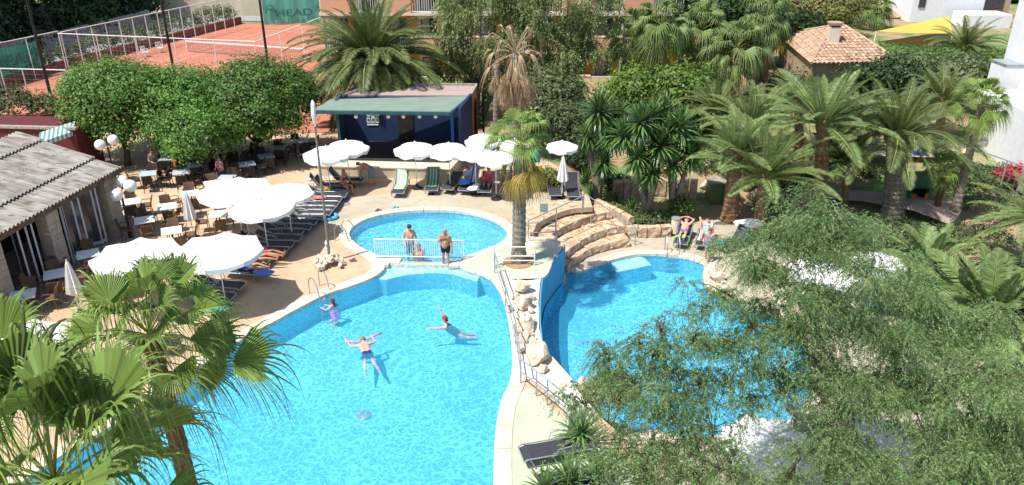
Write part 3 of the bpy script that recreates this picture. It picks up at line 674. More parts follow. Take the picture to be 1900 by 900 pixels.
# ---- fan palm fronds: petiole and a pleated blade whose tips hang
def fan_frond(e, seg=22, pet=.55, R_=.55, leaf='leaf_fan', droop=.5, seed=0, spread=115, stem='petiole', split=.55, rows=3, wfac=1.0, fold=.25, tilt=-.35, wild=0):
    rd = random.Random(seed); mb = MB(); pts = curve_pts(e, pet, .5, 5); mb.tube(pts, [.014, .012, .011, .010, .009, .008], 4); mb.cm = 1
    t = (pts[-1] - pts[-2]).normalized(); ang = math.asin(max(-1, min(1, t.z))) + tilt; t = Vector((math.cos(ang), 0, math.sin(ang))); up = Vector((-t.z, 0, t.x)); o = pts[-1]; sy = Vector((0, 1, 0))
    da = 2 * R(spread) / seg
    for i in range(seg):
        a = -R(spread) + (i + .5) * da; ln = R_ * (.78 + .22 * math.cos(a * .8)) * rd.uniform(.93, 1.05)
        def pt(r, aa, lift=0): 
            d = t * math.cos(aa) + sy * math.sin(aa)
            q = o + d * r + up * (fold * abs(math.sin(aa)) * r + lift); return q
        rs = [0.02, split * .5, split]; rows_ = []
        for r_ in rs:
            q = r_ * ln; rows_.append((pt(q, a - da * .5), pt(q, a, q * da * (.28 + .2 * wild)), pt(q, a + da * .5)))
        k0 = split; dr = rd.uniform(.8 - .35 * wild, 1.3 + .2 * wild) * droop; jit = rd.uniform(-.12, .12) * (1 + wild); ln *= 1 - .22 * wild * rd.random()
        for j in range(1, rows + 1):
            k = j / rows; r_ = split + (1 - split) * k * (1 - .25 * k * dr); wq = (1 - k) ** .7 * wfac if j < rows else .04; q = r_ * ln; hw = da * .5 * wq * (split / r_)
            dz = Vector((0, 0, -1)) * ln * (k ** (1.7 + .5 * wild)) * (.55 - .2 * wild) * dr
            aj = a + jit * k * .5
            rows_.append((pt(q, aj - hw) + dz, pt(q, aj, q * da * .15 * (1 - k)) + dz, pt(q, aj + hw) + dz))
        vs = [v for r in rows_ for v in r]; fs = []
        for j in range(len(rows_) - 1):
            b = j * 3; fs += [(b, b + 1, b + 4, b + 3), (b + 1, b + 2, b + 5, b + 4)]
        mb.add(vs, fs)
    return mb.mesh('frond', [M[stem], M[leaf]])
def fan_set(leaf, es=(80, 60, 40, 20, 0, -25), seed=0, **kw): return {e: fan_frond(R(e), leaf=leaf, seed=seed + i, **kw) for i, e in enumerate(es)}
FR['fan'] = fan_set('leaf_fan', seg=38, rows=7, droop=2.0, split=.40, seed=5, fold=.55, wfac=.8, pet=.6, R_=.82, spread=98, tilt=-.12, wild=1)
FR['fan'].update({k + 5: v for k, v in fan_set('leaf_fan', seg=34, rows=7, droop=2.3, split=.36, seed=305, fold=.7, wfac=.8, pet=.66, R_=.78, spread=88, tilt=-.3, wild=1).items()})
FR['fan_far'] = fan_set('leaf_fan_far', seg=20, rows=3, droop=1.0, seed=25, spread=98, split=.5, wfac=.85, fold=.45, pet=.6)
FR['fan_small'] = fan_set('leaf_fan', seg=22, rows=4, droop=1.1, seed=45, spread=92, split=.45, wfac=.85, fold=.4)
FR['fan_gold'] = {e: fan_frond(R(e), leaf='leaf_gold', stem='stem_gold', seg=18, rows=3, droop=1.3, seed=66, spread=75) for e in (-25, -55, -75)}
FR['fan_dead'] = {e: fan_frond(R(e), leaf='leaf_dead', stem='leaf_dead', seg=14, rows=3, droop=1.5, seed=70 + e, spread=45, fold=.7, split=.3) for e in (-66, -76, -87)}
def fan_palm(label, base, top, L, n=26, kind='fan_far', dead=10, gold=0, r0=.2, r1=.16, bark='bark_red', seed=0, group=None, lo=-30, name='fan_palm', hi=84, dead_kind='fan_dead'):
    rd = random.Random(seed); base = Vector(base); h = top[2] - base.z; lean = (top[0] - base.x, top[1] - base.y)
    t = thing(name, label, 'palm tree', base, 0, group); part('trunk', palm_trunk(h, r0, r1, M[bark], seed=seed, lean=lean), t)
    F = FR[kind]; ks = sorted(F)
    for i in range(n):
        k = (i + .5) / n; e = hi - (hi - lo) * k + rd.uniform(-8, 8); key = min(ks, key=lambda q: abs(q - e)); az = i * 2.39996 + rd.uniform(-.3, .3)
        part('frond', F[key], t, (lean[0], lean[1], h + .15 * (1 - k)), (rd.uniform(-.35, .35), 0, az), L * rd.uniform(.85, 1.12))
    for i in range(dead + gold):
        D = FR['fan_gold'] if i < gold else FR[dead_kind]; key = rd.choice(list(D)); az = i * 2.39996 + .5
        part('dead_frond', D[key], t, (lean[0] + math.cos(az) * r1 * .8, lean[1] + math.sin(az) * r1 * .8, h - .1 - rd.uniform(0, .5)), (rd.uniform(-.3, .3), 0, az), L * rd.uniform(.7, 1.0))
    return t
FR['dead_up'] = {e: fan_frond(R(e), leaf='leaf_dead', stem='leaf_dead', seg=7, rows=3, droop=2.2, seed=90 + e, spread=22, fold=.5, split=.2, pet=.7, R_=.5) for e in (70, 45, 20, -10)}
# ---- yucca heads
def yucca_head(n=150, L=.62, w=.034, seed=0, leaf='leaf_yucca', lo=-55):
    rd = random.Random(seed); mb = MB()
    for i in range(n):
        k = (i + .5) / n; e = R(88 - (88 - lo) * k ** .9 + rd.uniform(-6, 6)); az = i * 2.39996 + rd.uniform(-.2, .2); l = L * rd.uniform(.8, 1.1); g = .55
        c, s = math.cos(az), math.sin(az); sd = Vector((-s, c, 0)); pts = []; a = e; p = Vector((c * .03, s * .03, -.12 * k))
        for j in range(4):
            pts.append(p.copy()); a -= g * math.cos(a) / 3; p = p + Vector((c * math.cos(a), s * math.cos(a), math.sin(a))) * l / 3
        ws = [w * .6, w, w * .75, .002]; vs = []
        for q, ww in zip(pts, ws): vs += [q - sd * ww, q + sd * ww]
        mb.add(vs, [(0, 1, 3, 2), (2, 3, 5, 4), (4, 5, 7, 6)])
    return mb.mesh('leaf_rosette', M[leaf])
YH = [yucca_head(seed=i) for i in range(3)]; YS = yucca_head(55, .7, .03, 9, lo=-5)
def yucca(label, base, heads, group=None, seed=0, r=.09, low=False):
    rd = random.Random(seed); base = Vector(base); t = thing('yucca', label, 'yucca', base, 0, group); mb = MB()
    if heads and not low:
        for (x, y, z, s) in heads:
            e = Vector((x, y, z)); m_ = Vector((x * .45 + rd.uniform(-.1, .1), y * .45, z * .5)); mb.tube([(0, 0, -.15), Vector((x * .12, y * .12, z * .2)), m_, e], [r * 1.5, r * 1.1, r * .9, r * .7], 8)
        mb.build('trunk', M['bark_grey'], t)
    for (x, y, z, s) in heads: part('leaf_rosette', YS if low else rd.choice(YH), t, (x, y, z), (rd.uniform(-.2, .2), rd.uniform(-.2, .2), rd.uniform(0, 6)), s)
    return t
# ---- pepper tree: drooping sprays of tiny leaflets on a branching frame
def pepper_tree(label, base, ends, nspray, leaf, seed=0, spray=.6, r0=.16, leafl=.075, leafw=.011, per=15, spread=.5, hang=.8, group=None, forks=((0, 0, 2.2),), bark='bark', name='pepper_tree'):
    r = np.random.default_rng(seed); rd = random.Random(seed); t = thing(name, label, 'tree', base, 0, group); mb = MB()
    fk = [Vector(f) for f in forks]; E = np.array([e[:3] for e in ends], float); Wt = np.array([e[3] for e in ends], float); nodes = []
    for f in fk:
        mb.tube([(0, 0, -.2), f * .35 + Vector((rd.uniform(-.15, .15), 0, 0)), f * .7, f], [r0 * 1.3, r0, r0 * .85, r0 * .7], 9); nodes += [(f * .75, r0 * .75, 0), (f, r0 * .7, 0)]
    sub = []
    for e in sorted(ends, key=lambda e: min((Vector(e[:3]) - f).length for f in fk)):
        ev = Vector(e[:3]); q, rq, dq = min(nodes, key=lambda n_: (n_[0] - ev).length + .45 * n_[2]); L_ = (ev - q).length
        j_ = lambda a_: Vector((rd.uniform(-a_, a_), rd.uniform(-a_, a_), rd.uniform(0, a_))) * L_ * .16
        pts = [q, q.lerp(ev, .3) + j_(1), q.lerp(ev, .65) + j_(1), ev]; r1 = min(rq * .72, r0 * .45); rs = [r1, r1 * .8, r1 * .6, r1 * .35]; mb.tube(pts, rs, 6)
        nodes += [(pts[k_], rs[k_], dq + L_ * k_ / 3) for k_ in (1, 2, 3)]
        for _ in range(9):
            o_ = pts[2].lerp(ev, rd.random()); g = ev + Vector((rd.gauss(0, 1), rd.gauss(0, 1), rd.gauss(0, .6))) * e[3] * .55; mb.tube([o_, o_.lerp(g, .5) + Vector((0, 0, .1)), g], [.016, .010, .004], 4); sub.append((g, e[3]))
    mb.build('trunk', M[bark], t, smooth=True)
    S_ = np.array([tuple(g) for g, _ in sub]); sw = np.array([w_ for _, w_ in sub]); ids = r.choice(len(S_), nspray, p=sw ** 2 / (sw ** 2).sum())
    d = r.normal(size=(nspray, 3)); d /= np.linalg.norm(d, axis=1, keepdims=True); d[:, 2] *= .75
    O = S_[ids] + d * (sw[ids] * r.uniform(.02, .42, nspray))[:, None]
    # shoots start outward, then hang
    out = d * spread + r.normal(size=d.shape) * .25; out[:, 2] = np.abs(out[:, 2]) * .3
    Ls = spray * r.uniform(.6, 1.35, nspray); allC = []; allD = []; allB = []
    for j in range(per):
        k = (j + 1) / per; pos = O + out * (Ls * k)[:, None] + np.array([0, 0, -1.]) * (hang * Ls * k * k)[:, None]
        tan = out + np.array([0, 0, -2. * hang * k]); tan /= np.linalg.norm(tan, axis=1, keepdims=True)
        for sdn in (-1, 1):
            b = r.normal(size=d.shape); b -= (b * tan).sum(1, keepdims=True) * tan; b /= np.linalg.norm(b, axis=1, keepdims=True)
            dr = b * .75 + tan * .6 + np.array([0, 0, -.35]); dr /= np.linalg.norm(dr, axis=1, keepdims=True); allC.append(pos); allD.append(dr); allB.append(np.cross(dr, tan + r.normal(size=d.shape) * .3))
    C = np.concatenate(allC); D = np.concatenate(allD); Bv = np.concatenate(allB); Bv /= np.linalg.norm(Bv, axis=1, keepdims=True) + 1e-9; n = len(C); l = (leafl * r.uniform(.7, 1.5, n))[:, None]
    Vv = np.stack([C, C + D * l * .5 + Bv * leafw, C + D * l, C + D * l * .5 - Bv * leafw], 1).reshape(-1, 3); part('crown', mesh_np('crown', Vv, np.arange(4 * n).reshape(n, 4), M[leaf]), t)
    return t
# ================================================================ tennis courts, road, fences
clay = [P(100, 225)[:2], (-30.5, 47), (-37.8, 57.5), (-36.4, 66), (-29.0, 86.6), (-19, 90.5), (-15, 88), (-14.5, 60), (-11.5, 56), (-11.3, 46.35), (-24, 46.4)]
clay = [(-31, 46.6), (-37.6, 57.5), (-36.2, 66), (-29.2, 86.4), (-14, 86.4), (-14.3, 62), (-11.3, 60), (-11.25, 46.35), (-30.8, 46.35)]
structure('tennis_court', sheet_mesh('tennis_court', clay, [], .012, M['clay']))
nA, nB = Vector(P(352, 97)), Vector(P(562, 112)); cdir = (nB - nA).normalized(); cl = Vector((-cdir.y, cdir.x, 0))
def court_lines(name, c, dx, dy, sx=1.0):
    mb = MB()
    def line(a, b, w=.07):
        a = c + dx * a[0] + dy * a[1]; b = c + dx * b[0] + dy * b[1]; d = (b - a); m_ = (a + b) / 2; mb.box((m_.x, m_.y, .02), (d.length, w * 1.3, .004), math.atan2(d.y, d.x))
    for q in (-5.49, -4.11, 4.11, 5.49): line((q, -11.9), (q, 11.9))
    for q in (-11.9, 11.9): line((-5.49, q), (5.49, q))
    for q in (-6.4, 6.4): line((-4.11, q), (4.11, q))
    line((0, -6.4), (0, 6.4)); structure(name, mb.mesh(name, M['line_white']))
cc = (nA + nB) / 2; court_lines('court_lines', cc, cdir, cl)
t = thing('tennis_net', 'tennis net with white tape across the orange clay court', 'net', cc)
for s in (-1, 1): mb = MB(); mb.cyl(cdir * 6 * s, cdir * 6 * s + Vector((0, 0, 1.1)), .06); mb.build('net_post', M['rail_white'], t)
mb = MB(); mb.box((0, 0, .98), (12, .05, .11), math.atan2(cdir.y, cdir.x)); mb.build('net_tape', M['plastic_white'], t)
mb = MB()
for i in range(61): q = cdir * (-6 + 12 * i / 60); mb.cyl(q, q + Vector((0, 0, .94)), .008, n=3)
for z in np.arange(.1, .95, .12): mb.tube([cdir * -6 + Vector((0, 0, z)), cdir * 6 + Vector((0, 0, z))], .008, 3)
o = mb.build('net_mesh', M['black_metal'], t); o['kind'] = 'stuff'
# low brown wall round the court and the slanting fence above it
fl = [Vector((-40.5, 49, 0)), Vector((-37.9, 57.4, 0)), Vector((-36.5, 64.4, 0)), Vector((-29.2, 86.5, 0))]
for i in range(3):
    a, b = fl[i], fl[i + 1]; mb = MB(); d = b - a; m_ = (a + b) / 2; mb.box((m_.x, m_.y, .35), (d.length, .25, .8), math.atan2(d.y, d.x)); o = mb.build('low_wall', M['brown_wall'])
    tag(o, ['low brown wall below the green windscreen at the far left', 'short low brown wall where the court steps back', 'long low brown wall running along the far side of the clay court'][i], 'wall')
def mesh_fence(label, a, b, h, n, r=.04, m='rail_white', z0=0.0, top=True, wires=0, name='court_fence', mid=None):
    a = Vector(a); b = Vector(b); a.z = b.z = 0; t = thing(name, label, 'fence', (a.x, a.y, z0)); d = b - a
    mb = MB(); mb.tube([(0, 0, h), d + Vector((0, 0, h))], r, 5); mb.build('top_rail', M[m], t)
    if mid: mb = MB(); mb.tube([(0, 0, mid), d + Vector((0, 0, mid))], r * .6, 4); mb.build('middle_rail', M[m], t)
    for i in range(n + 1): q = d * (i / n); mb = MB(); mb.cyl(q, q + Vector((0, 0, h)), r, n=5); mb.build('post', M[m], t)
    mb = MB(); L = d.length
    for i in range(int(L / .35)): q = d * (i * .35 / L); mb.cyl(q, q + Vector((0, 0, h)), .005, n=3, )
    for z in np.arange(.3, h, .35): mb.tube([(0, 0, z), d + Vector((0, 0, z))], .005, 3)
    o = mb.build('wire_mesh', M['rail_grey'], t); o['kind'] = 'stuff'; return t
def ptop(px, py, z): return P(px, py, z)
FH = 3.2
mesh_fence('tall fence of the far left court above the green windscreen', (-41.5, 46, 0), P(107, 58, FH), FH, 6, z0=.0)
mesh_fence('long pale fence running up the left side of the orange court', P(112, 60, FH), P(428, -5, FH), FH, 14)
mesh_fence('cross fence between the two clay courts', P(108, 62, FH), P(472, 77, FH), FH, 5)
mesh_fence('fence to the right of the clay court beside the big palm', P(472, 78, FH), (-15.0, 78, 0), FH, 5)
mesh_fence('low white fence at the left of the near court', P(-40, 126, 2.4), P(122, 130, 2.4), 2.4, 4)
mesh_fence('wire fence behind the far end of the clay court', (-29, 86.8, 0), (-14, 87.2, 0), FH, 6)
def screen(label, a, b, z0, z1, text=None, name='windscreen'):
    a = Vector(a); b = Vector(b); t = thing(name, label, 'screen', (a.x, a.y, 0)); d = b - a; d.z = 0; mb = MB(); n = 14; vs = []
    for i in range(n + 1):
        q = d * (i / n); w = .04 * math.sin(i * 1.7)
        nx_ = Vector((-d.y, d.x, 0)).normalized() * w; vs += [q + nx_ + Vector((0, 0, z0)), q + nx_ + Vector((0, 0, z1 + .06 * math.sin(i * .9)))]
    mb.add(vs, [(2 * i, 2 * i + 2, 2 * i + 3, 2 * i + 1) for i in range(n)]); mb.build('cloth', M['green_banner' if z0 < .3 else 'green_screen'], t)
    if text:
        for s, (frac, hh) in text:
            cu = bpy.data.curves.new('lettering', 'FONT'); cu.body = s; cu.size = hh; cu.extrude = .01; cu.align_x = 'CENTER'; cu.offset = .012
            tmp = bpy.data.objects.new('tmp', cu); COL.objects.link(tmp); dg = bpy.context.evaluated_depsgraph_get(); me = bpy.data.meshes.new_from_object(tmp.evaluated_get(dg)); bpy.data.objects.remove(tmp)
            me.materials.clear(); me.materials.append(M['print_dark']); q = d * frac; nn = Vector((d.y, -d.x, 0)).normalized() * .12
            part('lettering', me, t, q + nn + Vector((0, 0, z0 + (z1 - z0) * .28)), (PI / 2, 0, math.atan2(d.y, d.x)), (1.5, 1, 1))
        for frac in (.12, .93):
            mb = MB(); pts = [Vector((math.cos(a_) * .42, 0, math.sin(a_) * .62)) for a_ in np.linspace(-.3, PI + .3, 12)]; mb.tube(pts, .07, 4)
            mb.box((0, 0, .15), (.5, .1, .1)); q = d * frac; nn = Vector((d.y, -d.x, 0)).normalized() * .12
            o = mb.build('emblem', M['print_dark'], t, loc=q + nn + Vector((0, 0, z0 + (z1 - z0) * .5))); o.rotation_euler = (0, 0, math.atan2(d.y, d.x))
    return t
a = Vector(P(491, 48)); b = Vector(P(604, 42)); screen('green banner with faded dark lettering at the far end of the court', a, b, .1, 2.9, [('HEAD', (.50, 1.0))])
screen('shaded green windscreen with blurred dark lettering at the far left', Vector((-38.9, 53.4, 0)), Vector((-37.0, 61.8, 0)), .75, 2.7, [('HEAD', (.72, 1.2))])
# road, far walls, shrubs along the fence
off = Vector((-3.5, .9, 0))
road = [(-43, 40), (-50, 40), (-46, 64), (-39.5, 92), (-14, 92), (-14, 88.2), (-30.3, 88.2), (-37.3, 64.4), (-39, 57)]
structure('road', sheet_mesh('road', road, [], .008, M['asphalt']))
mb = MB(); mb.prism([(-47.2, 40), (-47, 40), (-43.6, 64), (-38.6, 86), (-38.9, 86), (-43.9, 64)], 0, 1.5); o = mb.build('street_wall', M['grey_stone']); tag(o, 'long grey wall in tree shade along the road at the upper left', 'wall')
mb = MB(); mb.box((-26, 92.3, .9), (28, .3, 2.0)); o = mb.build('street_wall', M['wall_cream']); tag(o, 'sunlit cream wall beyond the road at the top of the photo', 'wall')
od_ = ['', 'first', 'second', 'third', 'fourth', 'fifth', 'sixth', 'seventh', 'eighth', 'ninth', 'tenth', 'eleventh', 'twelfth', 'thirteenth', 'fourteenth', 'fifteenth', 'last']
hl = [(-.4, 0, 1.0, .55, .55, .8), (.3, .1, .8, .5, .5, .7), (0, 0, 1.5, .4, .4, .5)]
for i in range(17):
    k = i / 16; p = fl[1].lerp(fl[3], k) + Vector((-1.1, 0, 0)); s = random.uniform(.8, 1.15)
    if i in (0,): continue
    shrub('oleander', od_[i] + ' oleander from the near end of the long court fence', (p.x, p.y, 0), [tuple(q * s for q in l) for l in hl], 900, .09, 'leaf_hedge', group='oleanders along the court fence', seed=i, clump=8)
for i in range(3): p = fl[0].lerp(fl[1], .2 + .3 * i); shrub('oleander', ['oleander behind the left windscreen nearest the frame edge', 'oleander behind the middle of the left windscreen', 'oleander beside the gate post of the far left court'][i], (p.x - 1.0, p.y, 0), hl, 900, .09, 'leaf_hedge', seed=40 + i, clump=8)
# dark tree belt beyond the road
for i, (x, y, h) in enumerate([(-51.5, 40, 9), (-50.2, 47, 9.5), (-49, 54, 9), (-47.8, 61, 9.5), (-46.6, 68, 9.5), (-45.2, 75, 9), (-43.8, 82, 9), (-43, 89, 8)]):
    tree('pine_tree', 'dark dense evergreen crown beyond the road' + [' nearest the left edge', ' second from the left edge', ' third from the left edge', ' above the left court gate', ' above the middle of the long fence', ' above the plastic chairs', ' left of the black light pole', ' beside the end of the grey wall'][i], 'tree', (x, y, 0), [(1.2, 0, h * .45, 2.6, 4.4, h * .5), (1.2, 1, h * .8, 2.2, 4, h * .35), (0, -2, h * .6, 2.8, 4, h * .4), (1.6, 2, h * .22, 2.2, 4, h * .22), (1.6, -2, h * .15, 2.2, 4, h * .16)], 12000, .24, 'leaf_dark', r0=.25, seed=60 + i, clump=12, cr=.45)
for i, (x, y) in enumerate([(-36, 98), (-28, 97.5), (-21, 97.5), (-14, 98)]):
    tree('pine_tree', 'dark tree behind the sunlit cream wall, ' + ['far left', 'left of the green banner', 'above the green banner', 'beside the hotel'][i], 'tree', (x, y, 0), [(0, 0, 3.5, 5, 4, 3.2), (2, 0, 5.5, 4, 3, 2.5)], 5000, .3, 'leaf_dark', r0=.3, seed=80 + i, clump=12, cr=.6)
# plastic chairs beside the court
def plastic_chair(label, loc, rz):
    t = thing('plastic_chair', label, 'chair', loc, rz); mb = MB(); mb.box((0, 0, .43), (.46, .44, .04)); mb.build('seat', M['plastic_white'], t)
    mb = MB()
    for y in (-.2, -.07, .07, .2): mb.box((-.24, y, .68), (.03, .07, .42))
    mb.box((-.25, 0, .9), (.035, .48, .07)); mb.build('backrest', M['plastic_white'], t)
    for x, y in ((-.2, -.2), (-.2, .2), (.2, -.2), (.2, .2)): mb = MB(); mb.cyl((x, y, .42), (x * 1.2, y * 1.15, 0), .025, n=5); mb.build('leg', M['plastic_white'], t)
    for y in (-.24, .24): mb = MB(); mb.tube([(-.23, y, .66), (.15, y, .66), (.2, y, .43)], .025, 5); mb.build('armrest', M['plastic_white'], t)
plastic_chair('white plastic chair left of another beside the clay court', P(271, 106), -.5)
plastic_chair('white plastic chair right of another beside the clay court', P(298, 98), -.8)
# light masts
for (bx, by, tx, ty, lb) in [(104, 217, 50, 0, 'tall black light pole rising by the hedge at far left'), (333, 190, 308, -10, 'tall black light pole behind the round green trees'), (503, 165, 488, -8, 'tall black light pole left of the big date palm')]:
    b = Vector(P(bx, by)); mb = MB(); mb.tube([b, b + Vector((0, 0, 9))], [.11, .075], 8); mb.cyl(b, b + Vector((0, 0, .3)), .2, n=8); o = mb.build('light_pole', M['black_metal']); tag(o, lb, 'pole')
# hedge at the far left
t = shrub('hedge', 'big clipped oleander hedge at the left edge behind the maroon building', P(30, 222), [(0, 0, 1.0, 1.6, .9, 1.0), (-2.2, 0, .9, 1.5, .9, 1.0), (1.9, .3, .8, 1.0, .8, .8), (-4, 0, 1, 1.5, 1, 1)], 9000, .09, 'leaf_hedge', seed=5, clump=10)
for x, y, s, nm in [(88, 212, .9, 'pale flat rock beside the hedge'), (112, 222, 1.1, 'pale rounded rock at the foot of the light pole')]:
    p = P(x, y, .05); o = part('boulder', ROCKT[1], None, (p[0], p[1], .2), (0, 0, 1), (s * 1.6, s * .7, s * .6)); tag(o, nm, 'rock')
structure('lawn', sheet_mesh('lawn', px2([(0, 238), (60, 222), (130, 226), (140, 236), (60, 246), (0, 250)]), [], .02, M['lawn']))

# ================================================================ three clipped trees on the terrace
def clipped(label, base, off_, rx, rz, zc, seed, n=17000):
    rd = random.Random(seed); lobes = [(off_[0], off_[1], zc, rx, rx, rz)]
    for i in range(13): a = i * .7 + rd.random(); lobes.append((off_[0] + math.cos(a) * rx * .62, off_[1] + math.sin(a) * rx * .6, zc + rd.uniform(-.95, .8) * rz * .6, rx * .42, rx * .42, rz * .42))
    return tree('terrace_tree', label, 'tree', base, lobes, n, .075, 'leaf_tree', r0=.17, seed=seed, clump=20, cr=.25, aspect=.6, fork=.35, shell=.62)
clipped('round bright green tree left of two others over the terrace', P(238, 306), (-.5, 1.0, 0), 2.9, 2.3, 3.2, 1, 50000)
clipped('round green tree in the middle of the terrace trio', P(322, 300), (.7, .5, 0), 2.7, 2.3, 2.7, 2, 42000)
clipped('round green tree right of two others beside the stage', P(470, 296), (.7, .2, 0), 3.0, 2.6, 3.0, 3, 50000)
clipped('thin-trunked green tree in front of the terrace trio', P(388, 330), (-.1, .4, 0), 2.0, 1.5, 2.3, 4, 16000)

# ================================================================ stage hut
Y0 = 39.1; XL, XR = -10.1, -3.15; ZS = .6
t = thing('stage_building', 'dark blue open stage hut with flat pale green roof', 'stage', (0, 0, 0))
mb = MB(); fp = [P(590, 307, ZS)[:2], P(835, 313, ZS)[:2], (-1.9, 43.6), (-9.9, 43.2)]
mb.prism(fp, 0, ZS - .06); mb.build('stage_base', M['stage_front'], t)
mb = MB(); fo = offset(fp, .06); mb.prism(fo, ZS - .06, ZS); mb.build('stage_edge', M['coping'], t)
mb = MB(); mb.prism([(fp[0][0] + .25, fp[0][1] + .9), (fp[1][0] - .1, fp[1][1] + .9), (-2.0, 43.4), (-9.8, 43.1)], ZS, ZS + .02); mb.build('stage_floor', M['stage_floor'], t)
yb = 42.6; xl2, xr2 = -9.35, -2.25
mb = MB(); mb.box(((xl2 + xr2) / 2, yb + .1, 1.85), (xr2 - xl2, .2, 2.6), .0); mb.build('back_wall', M['stage_blue'], t)
mb = MB(); mb.prism([(xr2 - .55, 39.5), (xr2 - .4, 39.5), (xr2 + .05, yb), (xr2 - .1, yb)], ZS + .02, 3.35); mb.build('side_wall', M['stage_blue'], t)
mb = MB(); mb.prism([(xl2 - .15, 41.2), (xl2, 41.2), (xl2, yb), (xl2 - .15, yb)], ZS + .02, 3.35); mb.build('side_wall', M['stage_trim'], t)
x0 = PD(740, 250, yb)[0]; x1 = PD(768, 250, yb)[0]
mb = MB(); mb.box(((x0 + x1) / 2, yb - .02, 1.65), (x1 - x0, .06, 2.1)); mb.build('doorway', M['dark_hole'], t)
for (xa, xb) in ((838, 843), (858, 863)):
    x0 = PD(xa, 250, 41)[0]; x1 = PD(xb, 250, 41)[0]; mb = MB(); mb.box(((x0 + x1) / 2, 41 - .3, 1.9), (x1 - x0, .05, 2.6)); mb.build('wall_stripe', M['bright_blue'], t)
for i in range(3):
    for j in range(2):
        c = PD(684 + i * 8, 211 + j * 12, yb); mb = MB(); mb.box((c[0], yb - .02, c[2]), (.19, .04, .28)); mb.build('poster', M['plastic_white'], t)
        mb = MB(); mb.box((c[0], yb - .045, c[2] + .03), (.13, .015, .15)); mb.build('picture', M['print_dark'], KIDS[t.name][-1])
c = PD(692, 231, yb); mb = MB(); mb.box((c[0], yb - .02, c[2]), (.62, .04, .07)); mb.build('nameplate', M['plastic_white'], t)
mb = MB(); rf = [P(583, 204, 3.4), P(835, 207, 3.4), P(870, 178, 3.3), P(612, 184, 3.3)]
mb.add([(x, y, z) for x, y, z in rf] + [(x, y, z - .2) for x, y, z in rf], [(0, 1, 2, 3), (7, 6, 5, 4)] + [(i, i + 4, (i + 1) % 4 + 4, (i + 1) % 4) for i in range(4)]); mb.build('roof', M['stage_roof'], t)
for i in range(3):
    a, b = Vector(rf[i]), Vector(rf[(i + 1) % 4]); mb = MB(); mb.tube([a - Vector((0, .03, .1)), b - Vector((0, .03, .1))], .11, 4); mb.build('fascia', M['stage_trim'], t)
for px_ in (660, 692, 720, 748, 778, 808):
    c = PD(px_, 212, 39.35); l = thing('stage_lamp', f'white stage spotlight under the roof edge, ' + {660: 'leftmost', 692: 'above the posters', 720: 'third from the left', 748: 'above the dark doorway', 778: 'second from the right', 808: 'rightmost'}[px_], 'spotlight', (c[0], 39.45, 3.02), 0, 'stage spotlights')
    mb = MB(); mb.cyl((0, -.12, -.08), (0, .12, .06), .1, .075, 10); mb.build('housing', M['plastic_white'], l); mb = MB(); mb.cyl((0, 0, .05), (0, 0, .22), .02, n=5); mb.build('bracket', M['rail_white'], l)
# block behind the stage, with flat terrace roof and ochre side
t = thing('service_building', 'low block with flat pinkish roof and ochre side wall behind the stage', 'building', (0, 0, 0))
mb = MB(); mb.prism([(-9.3, 42.9), (-2.25, 42.75), (-2.05, 45.0), (-9.1, 45.2)], 0, 3.1); mb.build('wall', M['ochre'], t)
mb = MB(); mb.prism([(-9.35, 42.85), (-2.2, 42.7), (-2.0, 45.05), (-9.15, 45.25)], 3.11, 3.22); mb.build('roof', M['paver'], t)
for a, b in (((-9.3, 45.2), (-2.05, 45.0)), ((-2.05, 45.0), (-2.25, 42.7))): mb = MB(); mb.tube([(*a, 3.28), (*b, 3.28)], .08, 4); mb.build('roof_rim', M['grey_stone'], t)
mb = MB(); mb.box((-2.02, 44.0, 1.6), (.06, .9, 2.0), .09); mb.build('door', M['wood_dark'], t)
mb = MB(); mb.cyl((-1.7, 45.3, 0), (-1.7, 45.3, 3.4), .07, n=6); mb.build('drainpipe', M['black_metal'], t)

# ================================================================ bar building on the left
ev1 = Vector((-16.62, 31.56, 2.9)); ev0 = Vector((-17.64, 24.6, 2.9)); ed = (ev1 - ev0).normalized(); pd = Vector((-ed.y, ed.x, 0)); sl = .267
t = thing('bar_building', 'open pool bar with grey corrugated roof and stone block pillars', 'building', (0, 0, 0))
def corr_sheet():
    n = 36; W_ = 1.0; mb = MB(); vs = []
    for j in range(4):
        for i in range(n + 1): vs.append((W_ * i / n, j / 3 * 1.5, .05 * math.sin(2 * PI * i / 7.2) + (-.01 if j == 3 else 0) + .004 * math.sin(j * 3 + i)))
    mb.add(vs, [(j * (n + 1) + i, j * (n + 1) + i + 1, (j + 1) * (n + 1) + i + 1, (j + 1) * (n + 1) + i) for j in range(3) for i in range(n)])
    k = len(mb.v); mb.add([(W_ * i / n, 0, .05 * math.sin(2 * PI * i / 7.2) - .022) for i in range(n + 1)], []); mb.f += [(i, k + i, k + i + 1, i + 1) for i in range(n)]; mb.mi += [0] * n
    return mb.mesh('roof_sheet', M['grey_roof'])
cs = corr_sheet(); pitch = math.atan(sl); rot = math.atan2(ed.y, ed.x)
for tier in range(4):
    for k in range(15):
        p = ev1 + Vector((0, 0, .06)) - ed * (k + 1.0) + pd * (tier * 1.15 * math.cos(pitch)) + Vector((0, 0, tier * 1.15 * math.sin(pitch) + .045 * (tier % 2) + .05 * tier))
        o = part('roof_sheet', cs, t, p, (0, 0, 0), (1, .87 if tier < 3 else .75, 1)); o.rotation_euler = Matrix.Rotation(rot, 3, 'Z').to_quaternion().to_euler()
        o.rotation_euler = (Matrix.Rotation(rot, 3, 'Z') @ Matrix.Rotation(pitch, 3, 'X')).to_euler()
        o.rotation_euler.rotate_axis('Z', random.uniform(-.006, .006))
